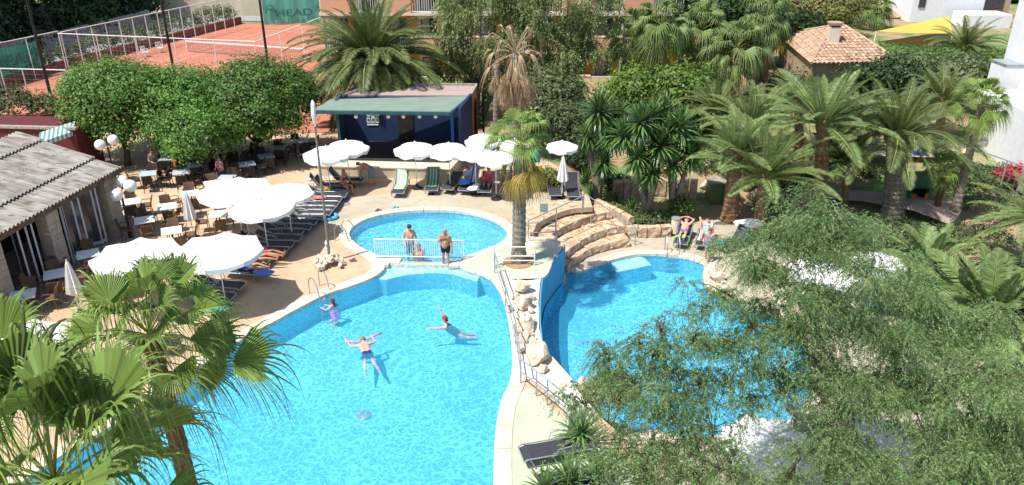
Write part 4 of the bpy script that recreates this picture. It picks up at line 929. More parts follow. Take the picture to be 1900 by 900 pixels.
mb = MB(); m_ = ev1 - ed * 7 + Vector((0, 0, -.10)) + pd * .12; mb.box(m_, (14.6, .12, .22), rot); mb.build('eaves_beam', M['wood_dark'], t)
mb = MB()
for i in range(15):
    a = ev1 - ed * (i + .2) + Vector((0, 0, -.09)); mb.tube([a + pd * .02, a + pd * 4.2 + Vector((0, 0, 4.2 * sl))], .06, 4)
mb.build('rafters', M['wood_dark'], t)
def block_pillar(c, w, d, h):
    for i in range(int(h / .21)):
        mb = MB(); mb.box((0, 0, 0), (w + random.uniform(-.015, .015), d + random.uniform(-.015, .015), .2)); o = mb.build('stone_block', M['stone_block'], t, loc=(c.x, c.y, .105 + i * .21)); o.rotation_euler.z = rot
for k, w in ((.5, .75), (4.15, .65), (7.15, .7), (10.4, .7)): block_pillar(ev1 - ed * k + pd * .55, w, .5, 2.75)
def door_leaf(p, ang, h=2.5, w=.8):
    d = Vector((math.cos(ang), math.sin(ang), 0)); f = part('door', (MB().box((d * w / 2) + Vector((0, 0, h - .05)), (w, .05, .1), ang).box((d * w / 2) + Vector((0, 0, .1)), (w, .05, .14), ang).box(Vector((0, 0, h / 2)) + d * .03, (.07, .06, h), ang).box(Vector((0, 0, h / 2)) + d * (w - .03), (.07, .06, h), ang)).mesh('door', M['door_frame']), t, p)
    g = MB(); g.box(d * w / 2 + Vector((0, 0, h / 2)), (w - .1, .015, h - .2), ang); g.build('pane', M['glass_dark'], f)
for k, aa in ((1.3, .5), (1.55, .9), (2.4, .3), (2.75, .8), (3.5, .5), (5.1, .9), (5.4, .6), (5.8, 1.0), (8.2, .6)): door_leaf(Vector(((ev1 - ed * k + pd * .45).x, (ev1 - ed * k + pd * .45).y, .04)), rot + PI - aa if k < 3 else rot + aa, 2.55)
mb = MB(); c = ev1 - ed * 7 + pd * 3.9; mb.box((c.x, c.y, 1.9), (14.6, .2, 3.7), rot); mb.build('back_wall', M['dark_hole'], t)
mb = MB(); c = ev1 + pd * 2.2 - ed * .2; mb.box((c.x, c.y, 1.5), (.2, 3.4, 2.9), rot); mb.build('end_wall', M['stone_block'], t)
structure('bar_floor', sheet_mesh('bar_floor', [(ev1 - ed * 14 + pd * .2)[:2], (ev1 + pd * .2)[:2], (ev1 + pd * 4)[:2], (ev1 - ed * 14 + pd * 4)[:2]], [], .006, M['grey_stone']))
# maroon building with awning
t = thing('kiosk', 'maroon flat-roofed kiosk with green and white striped awning', 'building', (0, 0, 0))
a = Vector(P(137, 237, 2.8)); b = a + Vector((-11, .9, 0))
mb = MB(); mb.prism([(a.x, a.y), (a.x, a.y + 2.2), (b.x, b.y + 2.2), (b.x, b.y)], 0, 2.7); mb.build('wall', M['maroon'], t)
mb = MB(); mb.prism([(a.x + .1, a.y - .1), (a.x + .1, a.y + .15), (b.x, b.y + .15), (b.x, b.y - .1)], 2.7, 2.82); mb.build('roof', M['grey_stone'], t)
p0 = Vector(P(137, 243, 2.6)); p1 = Vector(P(70, 266, 2.6)); d = p1 - p0; up = Vector((-.9, .25, .45)); 
for i in range(16):
    a_ = p0 + d * (i / 16); b_ = p0 + d * ((i + 1) / 16); q = Vector((-.25, .75, .30)); mb = MB()
    mb.add([a_, b_, b_ + q, a_ + q, a_ - Vector((0, 0, .22)), b_ - Vector((0, 0, .22))], [(0, 1, 2, 3), (0, 4, 5, 1)]); mb.build('awning_stripe', M['green_awning'] if i % 2 else M['plastic_white'], t)

# ================================================================ hotel
t = thing('hotel', 'peach coloured hotel with cream balconies and orange panels behind the palms', 'building', (0, 0, 0))
HY = 61.0; hx0 = PD(600, 60, HY)[0]; hx1 = 12.0; fls = [PD(700, 168, HY)[2], PD(700, 97, HY)[2], PD(700, 26, HY)[2], PD(700, 26, HY)[2] + 3.0]
mb = MB(); mb.box(((hx0 + hx1) / 2, HY + 5, 3.4), (hx1 - hx0, 7.4, 14.5)); mb.build('wall', M['hotel_cream'], t)
bay = 2.28; nb = int((hx1 - hx0) / bay) + 1
for fi, z in enumerate(fls):
    mb = MB(); mb.box(((hx0 + hx1) / 2, HY + .55, z), (hx1 - hx0 + .3, 1.6, .18)); mb.build('balcony_slab', M['hotel_cream'], t)
    for k in range(nb):
        x = hx0 + k * bay; odd = (k + fi) % 2
        if odd == 0:
            mb = MB(); mb.box((x + bay / 2, HY - .12, z + .62), (bay * .98, .16, 1.05)); mb.build('balcony_panel', M['hotel'], t)
            mb = MB(); mb.box((x + bay / 2, HY - .12, z + 1.2), (bay, .22, .09)); mb.build('panel_cap', M['hotel_cream'], t)
        else:
            rr = MB(); rr.box((x + bay / 2, HY - .12, z + 1.12), (bay, .06, .06)); rr.box((x + bay / 2, HY - .12, z + .2), (bay, .05, .05))
            for q in range(13): rr.box((x + (q + .5) * bay / 13, HY - .12, z + .65), (.035, .035, .9))
            rr.build('balcony_railing', M['rail_white'], t)
        mb = MB(); mb.box((x + bay * .5, HY + 1.27, z + 1.25), (bay * .56, .06, 2.2)); w_ = mb.build('window', M['glass_dark'], t)
        mb = MB(); mb.box((x + bay * .38, HY + 1.21, z + 1.25), (bay * .24, .04, 2.1)); mb.build('curtain', M['curtain'], w_)
        mb = MB(); mb.box((x + bay * .92, HY + 1.24, z + 1.3), (bay * .32, .09, 2.4)); mb.build('wall_panel', M['hotel_orange'], t)
        if k % 2 == 0: mb = MB(); mb.box((x, HY + .5, z + 1.4), (.12, 1.35, 2.6)); mb.build('balcony_divider', M['hotel_cream'], t)

# ================================================================ tile-roofed house, villas at the upper right
def tile_slope(A, Bq, Cq, D, name, root, pitch=.34):
    """A,B eave; C,D ridge side (B-C, A-D). rows of curved tiles laid as real relief"""
    A, Bq, Cq, D = map(Vector, (A, Bq, Cq, D)); e = Bq - A; W_ = e.length; eh = e.normalized(); s = (D - A) - eh * (D - A).dot(eh); H_ = s.length; sh = s.normalized(); n = eh.cross(sh).normalized()
    if n.z < 0: n = -n
    l0 = (D - A).dot(eh); l1 = (Cq - Bq).dot(eh); mb = MB(); nr = int(H_ / .42); nc = int(W_ / pitch)
    for r in range(nr):
        a0, a1 = r / nr, (r + 1.12) / nr; xl = l0 * (r + .5) / nr; xr = W_ + l1 * (r + .5) / nr
        for c in range(nc):
            xc = (c + .5) * pitch + (W_ - nc * pitch) / 2
            if xc < xl or xc > xr: continue
            o = A + eh * xc + sh * H_ * a0; o2 = A + eh * xc + sh * H_ * min(1, a1); ww = pitch * .44; lift = n * .05; j = n * random.uniform(0, .02)
            vs = []
            for q, sc, lf in ((o, 1.08, lift + j), (o2, .85, j)):
                for k_, hh in ((-1, 0), (-.5, .075), (.5, .075), (1, 0)): vs.append(q + eh * ww * k_ * sc + n * hh + lf)
            mb.add(vs, [(0, 1, 5, 4), (1, 2, 6, 5), (2, 3, 7, 6), (0, 3, 2, 1)])
    o = mb.build(name, M['tile_roof'], root); o['kind'] = 'stuff'
    mb = MB(); mb.add([A, Bq, Cq, D], [(0, 1, 2, 3)]); mb.build('roof_deck', M['tile_roof'], root)
zE = 2.2; gz = -0.0
hc = [Vector(P(1505, 119, zE)), Vector(P(1672, 116, zE)), Vector(P(1590, 62, zE)), Vector(P(1443, 66, zE))]
hc[2] = hc[1] + (hc[3] - hc[0])
r0_, r1_ = hc[0].lerp(hc[3], .5).lerp(hc[1].lerp(hc[2], .5), .42) + Vector((0, 0, 1.6)), hc[0].lerp(hc[3], .5).lerp(hc[1].lerp(hc[2], .5), .58) + Vector((0, 0, 1.6))
t = thing('tiled_house', 'small garden house with terracotta hipped roof and white chimney', 'house', (0, 0, 0))
inn = [tuple((v.lerp(sum(hc, Vector()) / 4, .07))[:2]) for v in hc]; mb = MB(); mb.prism(inn, -1.2, zE); mb.build('wall', M['beige_wall'], t)
tile_slope(hc[0], hc[1], r1_, r0_, 'roof_tiles', t); tile_slope(hc[3], hc[0], r0_, r0_, 'roof_tiles', t); tile_slope(hc[1], hc[2], r1_, r1_, 'roof_tiles', t); tile_slope(hc[2], hc[3], r0_, r1_, 'roof_tiles', t)
for a_, b_ in ((hc[0], r0_), (hc[3], r0_), (hc[1], r1_), (r0_, r1_)): mb = MB(); mb.tube([a_ + Vector((0, 0, .08)), b_ + Vector((0, 0, .08))], .11, 6); mb.build('ridge_tiles', M['tile_roof'], t)
cp = PD(1545, 72, (hc[0].y + hc[3].y) / 2 - 2.2); mb = MB(); mb.box((cp[0], cp[1], 3.5), (.75, .6, 1.5)); mb.box((cp[0], cp[1], 4.4), (.85, .7, .1)); ch = mb.build('chimney', M['hotel_cream'], t)
mb = MB(); mb.box((cp[0], cp[1], 4.3), (.6, .62, .14)); mb.build('chimney_vent', M['dark_hole'], ch); mb = MB(); mb.box((cp[0], cp[1], 4.52), (.95, .8, .1)); mb.build('chimney_cap', M['tile_roof'], ch)

VY = 84
def vbox(root, name, pxa, pya, pxb, pyb, Y, dep, m):
    a = PD(pxa, pya, Y); b = PD(pxb, pyb, Y); mb = MB(); mb.box(((a[0] + b[0]) / 2, Y + dep / 2, (a[2] + b[2]) / 2), (abs(b[0] - a[0]), dep, abs(a[2] - b[2]))); return mb.build(name, m, root)
t = thing('white_villa', 'white modern villa with flat roofs at the top right', 'house', (0, 0, 0))
vbox(t, 'wall', 1700, -25, 1810, 75, 88, 6, M['white_wall']); vbox(t, 'wall', 1796, 28, 1866, 80, 84, 3, M['white_wall']); vbox(t, 'upper_floor', 1812, -30, 1870, 26, 91, 6, M['beige_wall'])
vbox(t, 'window', 1708, -5, 1716, 14, 87.9, .1, M['glass_dark']); vbox(t, 'window', 1830, -5, 1860, 18, 90.9, .1, M['glass_dark']); vbox(t, 'window', 1825, 55, 1840, 66, 83.9, .1, M['glass_dark']); vbox(t, 'terrace_wall', 1634, 68, 1740, 84, 80, .3, M['white_wall'])
t = thing('tiled_house', 'low villa with wide terracotta roof behind the yellow shade sail', 'house', (0, 0, 0))
A_, B_, C_, D_ = P(1640, 40, 3), P(1700, 45, 3), P(1745, 18, 4.2), P(1690, 12, 4.2)
e0, e1 = Vector(PD(1634, 36, 90)), Vector(PD(1775, 26, 90)); q = Vector((0, 7, 1.6)); tile_slope(e0, e1, e1 + q - Vector((2.5, 0, 0)), e0 + q + Vector((2.5, 0, 0)), 'roof_tiles', t)
mb = MB(); mb.box(((e0.x + e1.x) / 2, 93.6, e0.z / 2 - .3), (e1.x - e0.x - .8, 6, e0.z + .2)); mb.build('wall', M['white_wall'], t)
for xx in (1650, 1680, 1735): vbox(t, 'window', xx, 52, xx + 14, 64, 90.4, .1, M['dark_hole'])
t = thing('tiled_house', 'distant terracotta roof left of the white villa', 'house', (0, 0, 0)); e0, e1 = Vector(PD(1634, 10, 100)), Vector(PD(1712, 8, 100)); q = Vector((0, 6, 1.8)); tile_slope(e0, e1, e1 + q, e0 + q, 'roof_tiles', t)
mb = MB(); mb.box(((e0.x + e1.x) / 2, 103.6, e0.z / 2 - .3), (e1.x - e0.x - .8, 6, e0.z + .2)); mb.build('wall', M['white_wall'], t)
# shade sail
sp = [Vector(PD(1626, 58, 76)), Vector(PD(1760, 30, 82)), Vector(PD(1768, 62, 74)), Vector(PD(1700, 62, 72))]
mb = MB(); n = 8; vs = []
for i in range(n + 1):
    for j in range(n + 1):
        u, v = i / n, j / n; p = sp[0].lerp(sp[1], u).lerp(sp[3].lerp(sp[2], u), v); cdist = (.5 - abs(u - .5)) * (.5 - abs(v - .5)); vs.append(p - Vector((0, 0, cdist * 2.2)))
mb.add(vs, [(i * (n + 1) + j, (i + 1) * (n + 1) + j, (i + 1) * (n + 1) + j + 1, i * (n + 1) + j + 1) for i in range(n) for j in range(n)])
t = thing('shade_sail', 'bright yellow shade sail over a terrace at the upper right', 'awning', (0, 0, 0)); mb.build('cloth', M['sail'], t, smooth=True)
for p in (sp[0], sp[1], sp[2]): mb = MB(); mb.cyl((p.x, p.y, -.3), p, .06, n=6); mb.build('post', M['rail_white'], t)
# near white building at the right edge
t = thing('apartment_block', 'white building cut off by the right edge with a boxed bay', 'building', (0, 0, 0))
c0 = Vector(P(1850, 175, 0)); c0.y = 50.0; xx = PD(1852, 150, 50)[0]
mb = MB(); mb.box((xx + 6, 44, 3.5), (12, 12, 12)); mb.build('wall', M['white_wall'], t)
mb = MB(); mb.cyl((xx - .02, 43.2, -.2), (xx - .02, 43.2, 9.4), .07, n=6); mb.build('corner_pipe', M['rail_white'], t)
mb = MB(); mb.box((xx - .55, 48.6, 3.0), (1.1, 1.6, 1.5)); b_ = mb.build('bay', M['white_wall'], t); mb = MB(); mb.box((xx - .55, 48.6, 3.8), (1.2, 1.7, .1)); mb.build('bay_roof', M['rail_grey'], b_)
x9 = PD(1846, 280, 43)[0]; mb = MB(); mb.box((x9 + 5, 43.0, .6), (10, 6.4, 4.2)); mb.build('lower_storey', M['white_wall'], t); mb = MB(); mb.box((x9 + 1.2, 39.0, -.4), (4, .25, 1.3)); mb.build('garden_wall', M['paver'], t)
mesh_fence('grey wire fence in front of the white building on the right', (PD(1800, 300, 40)[0] , 43, 0), (PD(1900, 320, 37)[0] + 1, 37, 0), 1.8, 3, m='rail_grey', z0=ground_h(22, 40), name='garden_fence')
# small lap pool glimpsed far away
sq = px2([(1461, 38), (1505, 41), (1500, 30), (1462, 27)]); structure('distant_pool', sheet_mesh('distant_pool', sq, [], .03, M['tt_blue']))
structure('villa_lawn', sheet_mesh('villa_lawn', px2([(1560, 100), (1640, 84), (1900, 84), (1900, 110), (1700, 118)], 0), [], .02, M['lawn']))
structure('garden_path', sheet_mesh('garden_path', [tuple(PG(x, y))[:2] for x, y in [(1500, 360), (1600, 366), (1700, 380), (1780, 410), (1760, 440), (1690, 412), (1600, 392), (1500, 384)]], [], -.93, M['paver']))

# ================================================================ palms
b = Vector(P(690, 150)); b = Vector((PD(690, 150, 47.4)[0], 47.4, 0)); feather_palm('huge date palm with a full round crown rising behind the stage', b, PD(690, 110, 47.4), 5.0, n=120, r0=.4, r1=.45, seed=1, lo=-24)
def pg_palm(fn, label, bpx, tpx, L, **kw): b = PG(*bpx); return fn(label, b, PD(tpx[0], tpx[1], b.y), L, **kw)
pg_palm(feather_palm, 'thick scaly trunked date palm in the garden beside the green playhouse', (1655, 402), (1664, 255), 3.6, n=50, lo=2, r0=.5, r1=.46, scales=True, seed=2, bark='bark_grey')
pg_palm(feather_palm, 'date palm with thick ringed trunk behind the sunbathers', (1353, 410), (1366, 285), 2.6, n=30, lo=12, kind='pale', r0=.40, r1=.30, seed=3)
pg_palm(feather_palm, 'date palm leaning over the feathery tree top', (1408, 425), (1418, 330), 3.5, n=36, kind='pale', r0=.3, r1=.26, seed=4, lo=10)
pg_palm(feather_palm, 'tall pale date palm in the middle of the right garden', (1517, 398), (1528, 230), 3.4, n=38, lo=6, kind='pale', r0=.38, r1=.30, seed=5)
pg_palm(feather_palm, 'slim date palm with thin trunk between two thick palms', (1566, 385), (1572, 300), 2.2, n=28, kind='young', r0=.18, r1=.16, seed=6, lo=0)
pg_palm(feather_palm, 'date palm crown low in front of the tiled house', (1385, 350), (1395, 232), 3.0, n=32, lo=12, kind='pale', r0=.3, r1=.25, seed=7)
pg_palm(feather_palm, 'upright young date palm below the garden path', (1715, 520), (1722, 500), 2.5, n=26, kind='young', r0=.3, r1=.25, seed=8, lo=10)
pg_palm(feather_palm, 'large date palm at the right edge under the white building', (1830, 640), (1838, 590), 3.1, n=38, kind='young', r0=.3, r1=.28, seed=9, lo=-5)
pg_palm(feather_palm, 'date palm with orange stems cut off by the right edge', (1915, 500), (1925, 410), 2.7, n=34, kind='pale', r0=.3, r1=.25, seed=10, lo=-25)
pg_palm(feather_palm, 'date palm in the villa garden in front of the white house', (1785, 112), (1790, 92), 3.6, n=50, kind='phoenix', r0=.35, r1=.3, seed=11, lo=-5)
pg_palm(fan_palm, 'tall leaning fan palm with bare pale trunk at the right', (1766, 412), (1822, 195), 1.55, n=24, kind='fan_small', dead=4, r0=.24, r1=.16, bark='bark_grey', seed=12)
pg_palm(fan_palm, 'young fan palm with short brown trunk in the playground', (1735, 402), (1752, 318), 1.1, n=22, kind='fan_small', dead=4, r0=.16, r1=.12, seed=13)
for a_ in [('dark date palm behind the tallest pale palm', (1482, 290), (1480, 195), 2.7, 1), ('small dark date palm left of the scaly trunked palm', (1604, 290), (1598, 222), 2.3, 2), ('dark date palm behind the thick scaly palm to its right', (1742, 255), (1748, 190), 2.8, 3), ('dark palm crown in the gap below the tall fan palms', (1330, 290), (1330, 205), 2.5, 4)]: pg_palm(feather_palm, a_[0], a_[1], a_[2], a_[3], n=38, kind='phoenix', r0=.28, r1=.22, seed=60 + a_[4], lo=0)
for i, (bx, by, tx, ty, L, lb) in enumerate([(1180, 225, 1176, 72, 2.0, 'fan palm at the left of the tall row behind the yuccas'), (1232, 230, 1228, 52, 2.0, 'second fan palm of the tall row, with yellowing skirt'), (1306, 232, 1300, 60, 2.0, 'third fan palm of the tall row behind the yuccas'), (1370, 235, 1365, 95, 2.2, 'fan palm with the broadest drooping leaves above the date palms'), (1420, 232, 1420, 45, 2.0, 'fan palm at the right end of the tall row beside the tiled house')]):
    b = Vector((PD(bx, 150, 52 - (i % 2) * 2)[0], 52 - (i % 2) * 2, 0)); fan_palm(lb, b, PD(tx, ty, b.y), L, n=36, kind='fan_far', dead=14, gold=4 if i in (1, 2) else 1, r0=.3, r1=.24, seed=20 + i, lo=-45)
b = Vector((PD(1614, 60, 84)[0], 84, 0)); fan_palm('distant fan palm left of the yellow shade sail', b, PD(1614, 22, 84), 2.4, n=36, dead=6, r0=.3, seed=30)
pb = Vector(P(962, 486, .04)); fan_palm('palm in the round bed between the pools with golden dead leaves', pb, PD(966, 272, pb.y), 1.55, n=18, kind='fan_small', dead=8, gold=9, r0=.27, r1=.25, bark='bark_grey', seed=31, lo=5)
mb = MB(); mb.lathe([(.62, 0), (.62, .02), (.1, .05)], 16, c=(pb.x, pb.y, .045)); structure('palm_bed', mb.mesh('palm_bed', M['dirt']))
db = Vector((PD(955, 200, 41)[0], 41, 0)); fan_palm('dead palm with a hanging skirt of dry brown leaves', db, PD(957, 100, 41), 1.95, n=24, kind='dead_up', lo=-20, dead=80, r0=.3, r1=.26, bark='bark_grey', seed=32)
fan_palm('slender dead palm trunk left of the dry brown palm', (PD(918, 200, 42.5)[0], 42.5, 0), PD(922, 120, 42.5), 1.0, n=9, kind='dead_up', lo=0, dead=18, r0=.16, r1=.14, bark='bark_grey', seed=33)
# near fan palms at the lower left
nb_ = (-5.9, 11.6, 0); tp = PD(280, 630, 12.2); fan_palm('big fan palm rising over the left edge of the main pool', (tp[0] + .15, 12.2, 0), tp, 1.48, n=30, kind='fan', dead=3, r0=.2, r1=.15, seed=34, lo=-28, dead_kind='fan_gold')
pt_ = [o for o in COL.objects if o.get('label', '').startswith('big fan palm rising')][0]; part('frond', FR['fan'][5], pt_, (tp[0] - pt_.location.x, 0, tp[2] - .15), (.35, 0, -.05), 2.2)
tp = PD(105, 905, 7.2); fan_palm('nearest fan palm with huge bright leaves in the bottom left corner', (tp[0], 7.2, 0), tp, 1.85, n=26, kind='fan', dead=0, r0=.22, r1=.18, seed=35, lo=-15)
tp = PD(-60, 760, 9.5); fan_palm('fan palm cut off by the left edge with narrow upright leaves', (tp[0], 9.5, 0), tp, 1.6, n=12, kind='fan', dead=0, r0=.2, r1=.16, seed=36, lo=0)
# ---- yuccas
p = P(1128, 800, ZR); shrub('shrub', 'yellow-green shrub between the handrail end and the feathery tree', p, [(0, 0, 1.5, .7, .6, .6), (.5, .1, 1.2, .5, .5, .5), (-.4, 0, 1.2, .5, .5, .5)], 3800, .06, 'leaf_yellow', seed=77, clump=8, cr=.12)
def yg(label, bx, by, heads, seed, r=.1): b = PG(bx, by); yucca(label, b, [(PD(x, y, b.y)[0] - b.x, dy, PD(x, y, b.y + dy)[2] - b.z, s) for x, y, s, dy in heads], seed=seed, r=r)
yg('tall yucca at the left of the group with pale crooked trunk', 1108, 380, [(1112, 205, 2.0, 0), (1135, 250, 1.7, -.3), (1118, 300, 1.4, -.5), (1148, 215, 1.6, .4), (1092, 250, 1.4, .2)], 1, .14)
yg('broad many-headed yucca in the middle of the group', 1200, 410, [(1190, 225, 1.9, 0), (1222, 268, 1.9, -.4), (1180, 290, 1.7, -.5), (1215, 215, 1.6, .5), (1240, 240, 1.6, .2), (1160, 250, 1.6, .2), (1205, 320, 1.5, -.7)], 2, .13)
yg('yucca at the right of the group leaning over the bin', 1246, 405, [(1262, 235, 1.8, 0), (1278, 285, 1.6, -.4), (1248, 300, 1.5, -.5), (1240, 205, 1.6, .6), (1290, 260, 1.3, .2)], 3, .13)
for i, (x, y, s, lb) in enumerate([(1142, 380, 1.0, 'small stemless yucca between the handrail and the tall yuccas'), (1172, 392, 1.0, 'small stemless yucca right of the pale trunk'), (1085, 345, 1.3, 'yucca clump beside the upright loungers'), (1098, 368, 1.0, 'little yucca at the top of the stone steps')]): b = PG(x, y); yucca(lb, (b.x, b.y, b.z + .1), [(0, 0, .15, s)], seed=i, low=True)
for i, (x, y, s, lb) in enumerate([(1078, 800, 1.2, 'pointed yucca beside the end of the metal handrail'), (1058, 892, 1.25, 'spiky yucca between the two dark loungers at the bottom'), (1110, 880, 1.3, 'yucca with drooping yellow tips under the feathery tree'), (1010, 905, 1.0, 'low yucca at the bottom edge beside the lower lounger')]):
    p = P(x, y, .5); yucca(lb, (p[0], p[1] , 0), [(0, 0, .5, s)], seed=i + 9, low=True)
# ---- background trees and shrubs
def bt(name, label, px_, Y, ztop_px, w, leaf, n, size, seed, weep=False, zb=.35, cat='tree', cr=.4, **kw):
    x, _, zt = PD(px_, ztop_px, Y); g = ground_h(x, Y); h = zt - g
    rd = random.Random(seed); lobes = [(rd.uniform(-.5, .5) * w, rd.uniform(-.4, .4) * w * .7, h * rd.uniform(zb, .85), w * rd.uniform(.35, .6), w * rd.uniform(.35, .6), h * rd.uniform(.15, .28)) for _ in range(9)]
    return tree(name, label, cat, (x, Y, g), lobes, n, size, leaf, r0=.13 + h * .012, seed=seed, clump=12, cr=cr, **kw)
x_, Yw = PD(885, 200, 49)[0], 49
ends = [(PD(a, b_, Yw + c)[0] - x_, c, PD(a, b_, Yw + c)[2], r_) for a, b_, c, r_ in [(850, 40, 0, 1.3), (900, 0, 0, 1.5), (960, 20, 1, 1.5), (1020, 50, 1, 1.4), (880, 90, -.5, 1.2), (940, 80, 0, 1.4), (1000, 110, 0, 1.4), (850, 130, 0, 1.0), (1040, 120, .5, 1.2), (900, 150, .5, 1.1), (930, -30, 1, 1.6), (990, -20, 1, 1.6), (1050, 60, 1.5, 1.3), (870, -10, 1, 1.4), (1080, 20, 2, 1.3), (1085, 90, 1.5, 1.2), (1060, 160, 1, 1.1), (830, 90, .5, .9), (1110, -20, 2, 1.2)]]
pepper_tree('wide weeping green tree between the hotel and the dry palms', (x_, Yw, 0), ends, 5200, 'leaf_weeping', seed=3, spray=1.0, hang=.9, r0=.28, leafl=.17, leafw=.028, per=11, forks=((0, 0, 2.6), (1.8, .5, 3.4)), name='weeping_tree')
bl = [('leafy_tree', 'dark leafy tree below the weeping tree beside the dry palm', 1020, 46, 130, 2.6, 'leaf_olive', 9000, .12, 41), ('leafy_tree', 'bright green bushy tree in front of the fan palms', 1235, 46.5, 118, 3.4, 'leaf_bright', 12000, .11, 42),
      ('leafy_tree', 'rounded bright shrub tree above the yuccas', 1165, 47.5, 125, 2.3, 'leaf_bright', 8000, .11, 43), ('leafy_tree', 'small leafy tree left of the yuccas', 1050, 43.5, 190, 1.9, 'leaf_olive', 8000, .10, 44),
      ('leafy_tree', 'dense green tree behind the leaning fan palm', 1730, 55, 105, 4.2, 'leaf_olive', 11000, .14, 45), ('leafy_tree', 'dark green tree in front of the tiled roof corner', 1640, 52, 118, 3.0, 'leaf_dark', 9000, .13, 46), ('leafy_tree', 'green tree beside the corner of the white building', 1790, 52, 120, 3.2, 'leaf_olive', 9000, .13, 47),
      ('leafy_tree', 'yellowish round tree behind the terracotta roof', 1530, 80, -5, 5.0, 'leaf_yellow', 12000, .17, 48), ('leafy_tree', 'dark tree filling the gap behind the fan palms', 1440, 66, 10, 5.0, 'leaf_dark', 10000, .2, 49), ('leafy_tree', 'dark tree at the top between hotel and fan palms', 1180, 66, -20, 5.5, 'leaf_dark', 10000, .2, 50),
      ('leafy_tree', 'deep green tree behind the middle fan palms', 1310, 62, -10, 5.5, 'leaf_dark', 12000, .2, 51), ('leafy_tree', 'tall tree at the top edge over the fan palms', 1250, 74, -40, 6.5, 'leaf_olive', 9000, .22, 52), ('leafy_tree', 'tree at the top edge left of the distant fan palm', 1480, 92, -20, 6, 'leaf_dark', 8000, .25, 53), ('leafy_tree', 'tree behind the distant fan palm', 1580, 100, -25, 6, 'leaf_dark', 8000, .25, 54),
      ('leafy_tree', 'shady tree in the gap right of the yuccas', 1310, 46, 190, 2.4, 'leaf_dark', 8000, .12, 55), ('leafy_tree', 'green tree behind the pale date palms', 1470, 54, 150, 4, 'leaf_olive', 10000, .14, 56), ('leafy_tree', 'leafy bush tree left of the thick scaly palm', 1590, 47, 215, 2.2, 'leaf_olive', 7000, .12, 57), ('leafy_tree', 'distant tree at the top right corner', 1880, 105, -20, 6, 'leaf_dark', 8000, .25, 58)]
for nm, lb, px_, Y, zt, w, lf, n, sz, sd_ in bl: bt(nm, lb, px_, Y, zt, w, lf, n, sz, sd_, zb=.3, fork=.25)
def bush(label, px_, py_, w, h, leaf, n=1800, seed=0, size=.07, cat='shrub', **kw):
    p = PG(px_, py_); shrub('shrub', label, (p.x, p.y, p.z), [(0, 0, h * .5, w, w * .8, h * .5), (w * .5, 0, h * .4, w * .6, w * .6, h * .4), (-w * .5, .1, h * .45, w * .6, w * .6, h * .4)], n, size, leaf, cat, seed=seed, clump=8, cr=.12, **kw)
for i, a in enumerate([('glossy bush behind the litter bin', 1262, 410, .5, 1.3, 'leaf_bright'), ('low dry bush along the top of the yucca bed', 1130, 398, .8, .45, 'leaf_yellow'), ('low green bush along the handrail of the yucca bed', 1165, 415, .9, .45, 'leaf_olive'), ('variegated bush behind the palm with golden leaves', 1015, 355, .6, 1.2, 'leaf_yellow'), ('dark bush left of the dry stone wall', 1150, 355, .9, .9, 'leaf_dark'), ('bush in the shade under the right yucca', 1215, 415, .8, .6, 'leaf_olive'),
                       ('long green bush by the garden path', 1840, 400, 1.6, 1.2, 'leaf_olive'), ('low hedge under the white building', 1800, 340, 2.2, .9, 'leaf_hedge'), ('bush left of the weeping tree trunk', 870, 235, .8, .9, 'leaf_dark'), ('clump of green behind the upright loungers', 1075, 318, .9, 1.3, 'leaf_dark'), ('bush below the pale date palms', 1440, 350, 1.0, .9, 'leaf_olive'), ('dense bush under the leaning date palm', 1445, 395, 1.3, 1.1, 'leaf_olive'), ('spreading bush below the slim palm', 1600, 330, 1.6, 1.2, 'leaf_dark'), ('broad bush under the pale palm in front of the tiled house', 1320, 315, 1.5, 1.3, 'leaf_olive'), ('low bushes right of the young fan palm', 1800, 455, 1.8, 1.0, 'leaf_olive'), ('bush between the two pale palm trunks', 1470, 345, 1.4, 1.1, 'leaf_dark'), ('thicket below the garden path by the feathery tree', 1650, 455, 2.0, 1.1, 'leaf_olive'), ('bush at the right edge under the orange stemmed palm', 1880, 540, 1.8, 1.2, 'leaf_dark'), ('bush beyond the playhouse', 1720, 290, 1.2, .9, 'leaf_olive'),
                       ('flowering garden hedge below the villa', 1790, 118, 4.5, 1.4, 'leaf_bright'), ('clipped hedge at the edge of the villa lawn', 1650, 108, 3.5, 1.2, 'leaf_tree')]): bush(*a, n=2400 if a[3] < 2 else 6000, seed=100 + i)
p = PG(1885, 352); shrub('bougainvillea', 'bright red bougainvillea at the right edge by the wire fence', (p.x, p.y, p.z), [(0, 0, .8, 1.0, .7, .6), (-.8, 0, .7, .7, .5, .5)], 1400, .08, 'petals_red', cat='flowers', seed=7, clump=7, cr=.1)
shrub('shrub', 'green stems under the red bougainvillea', (p.x, p.y + .5, p.z), [(0, 0, .6, 1.3, .8, .5), (-.8, 0, .5, 1, .6, .4)], 2500, .08, 'leaf_olive', seed=8, clump=8, cr=.12)
